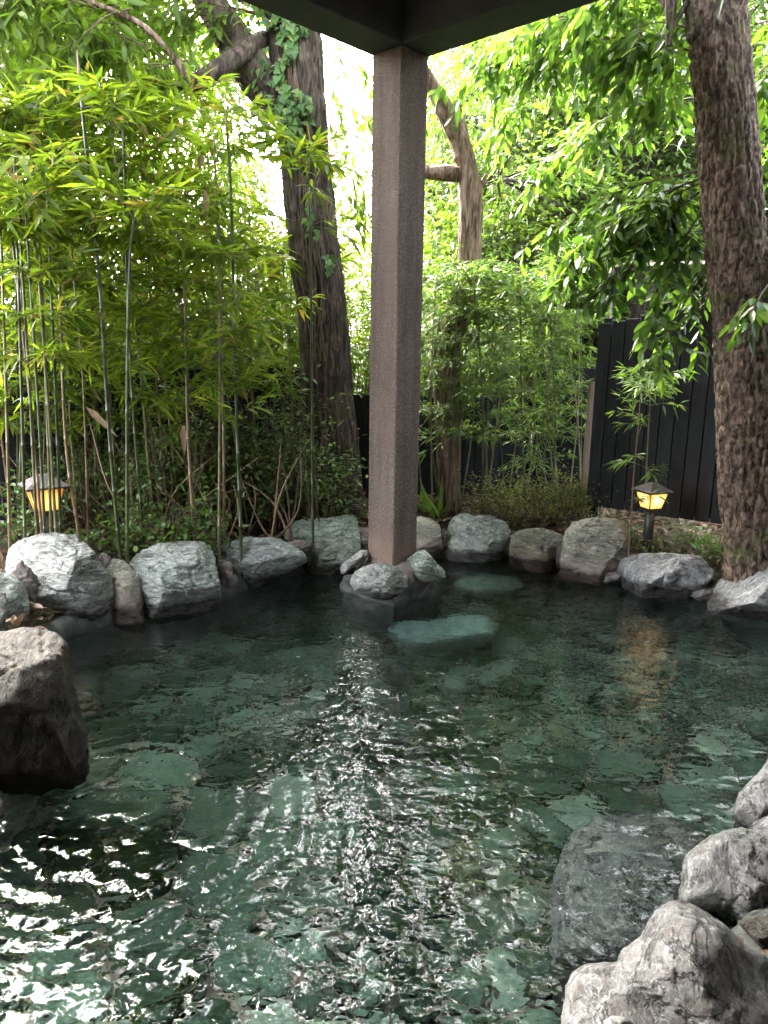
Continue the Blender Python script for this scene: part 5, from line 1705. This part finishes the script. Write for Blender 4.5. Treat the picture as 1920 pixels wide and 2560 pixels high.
def shared_shrub(key, base, h, label, group):
    leaf, lL, lW, n, h0 = {'bright': ('light_leaf', 0.085, 0.036, 4200, 3.1), 'dark': ('dark_leaf', 0.07, 0.03, 4200, 3.3)}[key]
    if len(_shrubs.get(key, [])) < 2:
        root = shrub(base, 0.75, h0, 64, n, leaf, label, sg, lL, lW, 'tall_shrub', 'shrub', group)
        for ch in root.children:
            ch.data.transform(Matrix.Translation(-Vector(base))); ch.matrix_parent_inverse = Matrix()
        _shrubs.setdefault(key, []).append(root); turn = 0
    else:
        p = _shrubs[key][int(sg.integers(2))]
        root = empty('tall_shrub', tuple(base), label, 'shrub', group)
        for ch in p.children:
            c = ch.copy(); COL.objects.link(c); c.parent = root
        turn = sg.uniform(0, 6.28)
    for ch in root.children:
        ch.rotation_euler = (0, 0, turn); ch.scale = (1, 1, h / h0)


for k in range(9):
    x = -5.0 + 4.6 * k / 8
    shared_shrub('bright', (x, 7.2 + 0.25 * (k % 3) + max(0, -x - 3) * -0.25, 0.25), 3.1, 'tall bright shrub growing just beyond the fence %s' % ('past the half-hidden lantern' if k < 3 else 'behind the grove' if k < 6 else 'by the ivy-clad tree'), 'bright shrubs beyond the grove')
for k in range(8):
    x = 0.4 + 5.6 * k / 7
    shared_shrub('dark', (x, 7.8 + 0.4 * (k % 3), 0.25), 2.5 if 2.4 < x < 4.0 or x < 0.8 else 3.5, '%s dark evergreen shrub beyond the %s' % ('lower' if 2.4 < x < 4.0 or x < 0.8 else 'tall', 'board fence' if x < 2 else 'raised screen'), HG)
# azalea
for (px, D, r, wh) in [(1260, 6.05, 0.36, 'behind the notched boulder'), (1370, 6.0, 0.40, 'behind the low tan boulder'), (1440, 5.9, 0.25, 'beside the raw wood stake')]:
    f = atZ(px, 1330, 0.22)
    shrub((f[0] * D / f[1], D, 0.2), r, 0.46, 34, 1300, 'azalea_leaf', 'low azalea bush with small yellow-green leaves ' + wh, sg, 0.034, 0.014, 'azalea_bush', 'bush', 'azalea bush plants')
# strap-leaved tufts
for (px, D, n, L) in [(1840, 4.95, 26, 0.26), (1775, 5.0, 20, 0.2), (1095, 6.05, 10, 0.38), (1075, 6.2, 9, 0.45), (1740, 5.25, 12, 0.16), (1570, 5.3, 8, 0.2), (1905, 4.8, 18, 0.24)]:
    f = atZ(px, 1400 if D < 5.5 else 1330, 0.2); b = np.array([f[0] * D / f[1], D, 0.2])
    root = empty('grass_tuft', tuple(b), 'tuft of narrow arching green leaves growing from the leaf litter', 'plant', 'grassy tufts behind the boulders')
    lv = Leaves()
    dd = nrm(sg.normal(0, 0.5, (n, 3)) * np.array([1, 1, 0.2]) + [0, 0, 0.75])
    lv.add(b + sg.normal(0, 0.03, (n, 3)) * np.array([1, 1, 0]), dd, nrm(sg.normal(0, 0.5, (n, 3)) + [0, -0.6, 0.6]), L * sg.uniform(0.6, 1.2, n), 0.016 if L < 0.3 else 0.035)
    leaf_objects(lv.arr(), BAMBOO_T, M['bam_leaf_fine'], root, 0.25, 0.3, 'tuft')
# little creeping plants on the litter
for k in range(14):
    px = sg.uniform(1560, 1930); D = sg.uniform(4.85, 5.6); f = atZ(px, 1380, 0.22)
    shrub((f[0] * D / f[1], D, 0.2), 0.10, 0.12, 6, 46, 'shrub_leaf', 'tiny creeping plant among the fallen leaves', sg, 0.035, 0.02, 'creeper', 'plant', 'creepers on the leaf litter')
# fallen leaves
lv = Leaves(); n = 9000
x = sg.uniform(-4.2, 4.2, n); y = sg.uniform(3.4, 7.4, n)
rad_o = np.hypot(x - PC[0], y - PC[1]) - pool_r(np.arctan2(y - PC[1], x - PC[0]))
k_ = rad_o > 0.24
x, y, rad_o = x[k_], y[k_], rad_o[k_]
z = np.interp(rad_o, offs, zs) + sg.uniform(0.012, 0.05, len(x))
dd = nrm(np.c_[sg.normal(0, 1, (len(x), 2)), sg.normal(0, 0.25, len(x))])
lv.add(np.c_[x, y, z], dd, nrm(sg.normal(0, 0.4, (len(x), 3)) + [0, 0, 1]), sg.uniform(0.05, 0.12, len(x)), sg.uniform(0.015, 0.05, len(x)))
V, F = leaf_geo(lv.arr(), ((0.3, 0.95), (0.65, 0.8)), -0.1, 0.5)
props(mk_obj('fallen_leaves', V, F, M['dead_leaf']), 'brown fallen leaves littering the soil round the pool', 'leaf litter', kind='stuff')
# hanging dry sheaths
for (px, py, D, L, tx, tz) in [(212, 1015, 4.5, 0.26, 0.75, -0.65), (514, 475, 4.8, 0.17, 0.02, -1.0), (505, 385, 4.9, 0.1, -0.2, -1.0), (456, 1060, 4.75, 0.2, 0.05, -1)]:
    p = atY(px, py, D); d = nrm(np.array([tx, -0.1, tz]))
    A = np.array([[*p, *d, 0.3, -0.9, 0.2, L, 0.042]])
    V, F = leaf_geo(A, BAMBOO_T, 0.05, 0.5)
    props(mk_obj('dry_sheath', V, F, M['sheath'], None, True, tuple(p)), 'curled dry tan sheath hanging from a bamboo stem', 'sheath', 'dry sheaths in the grove')
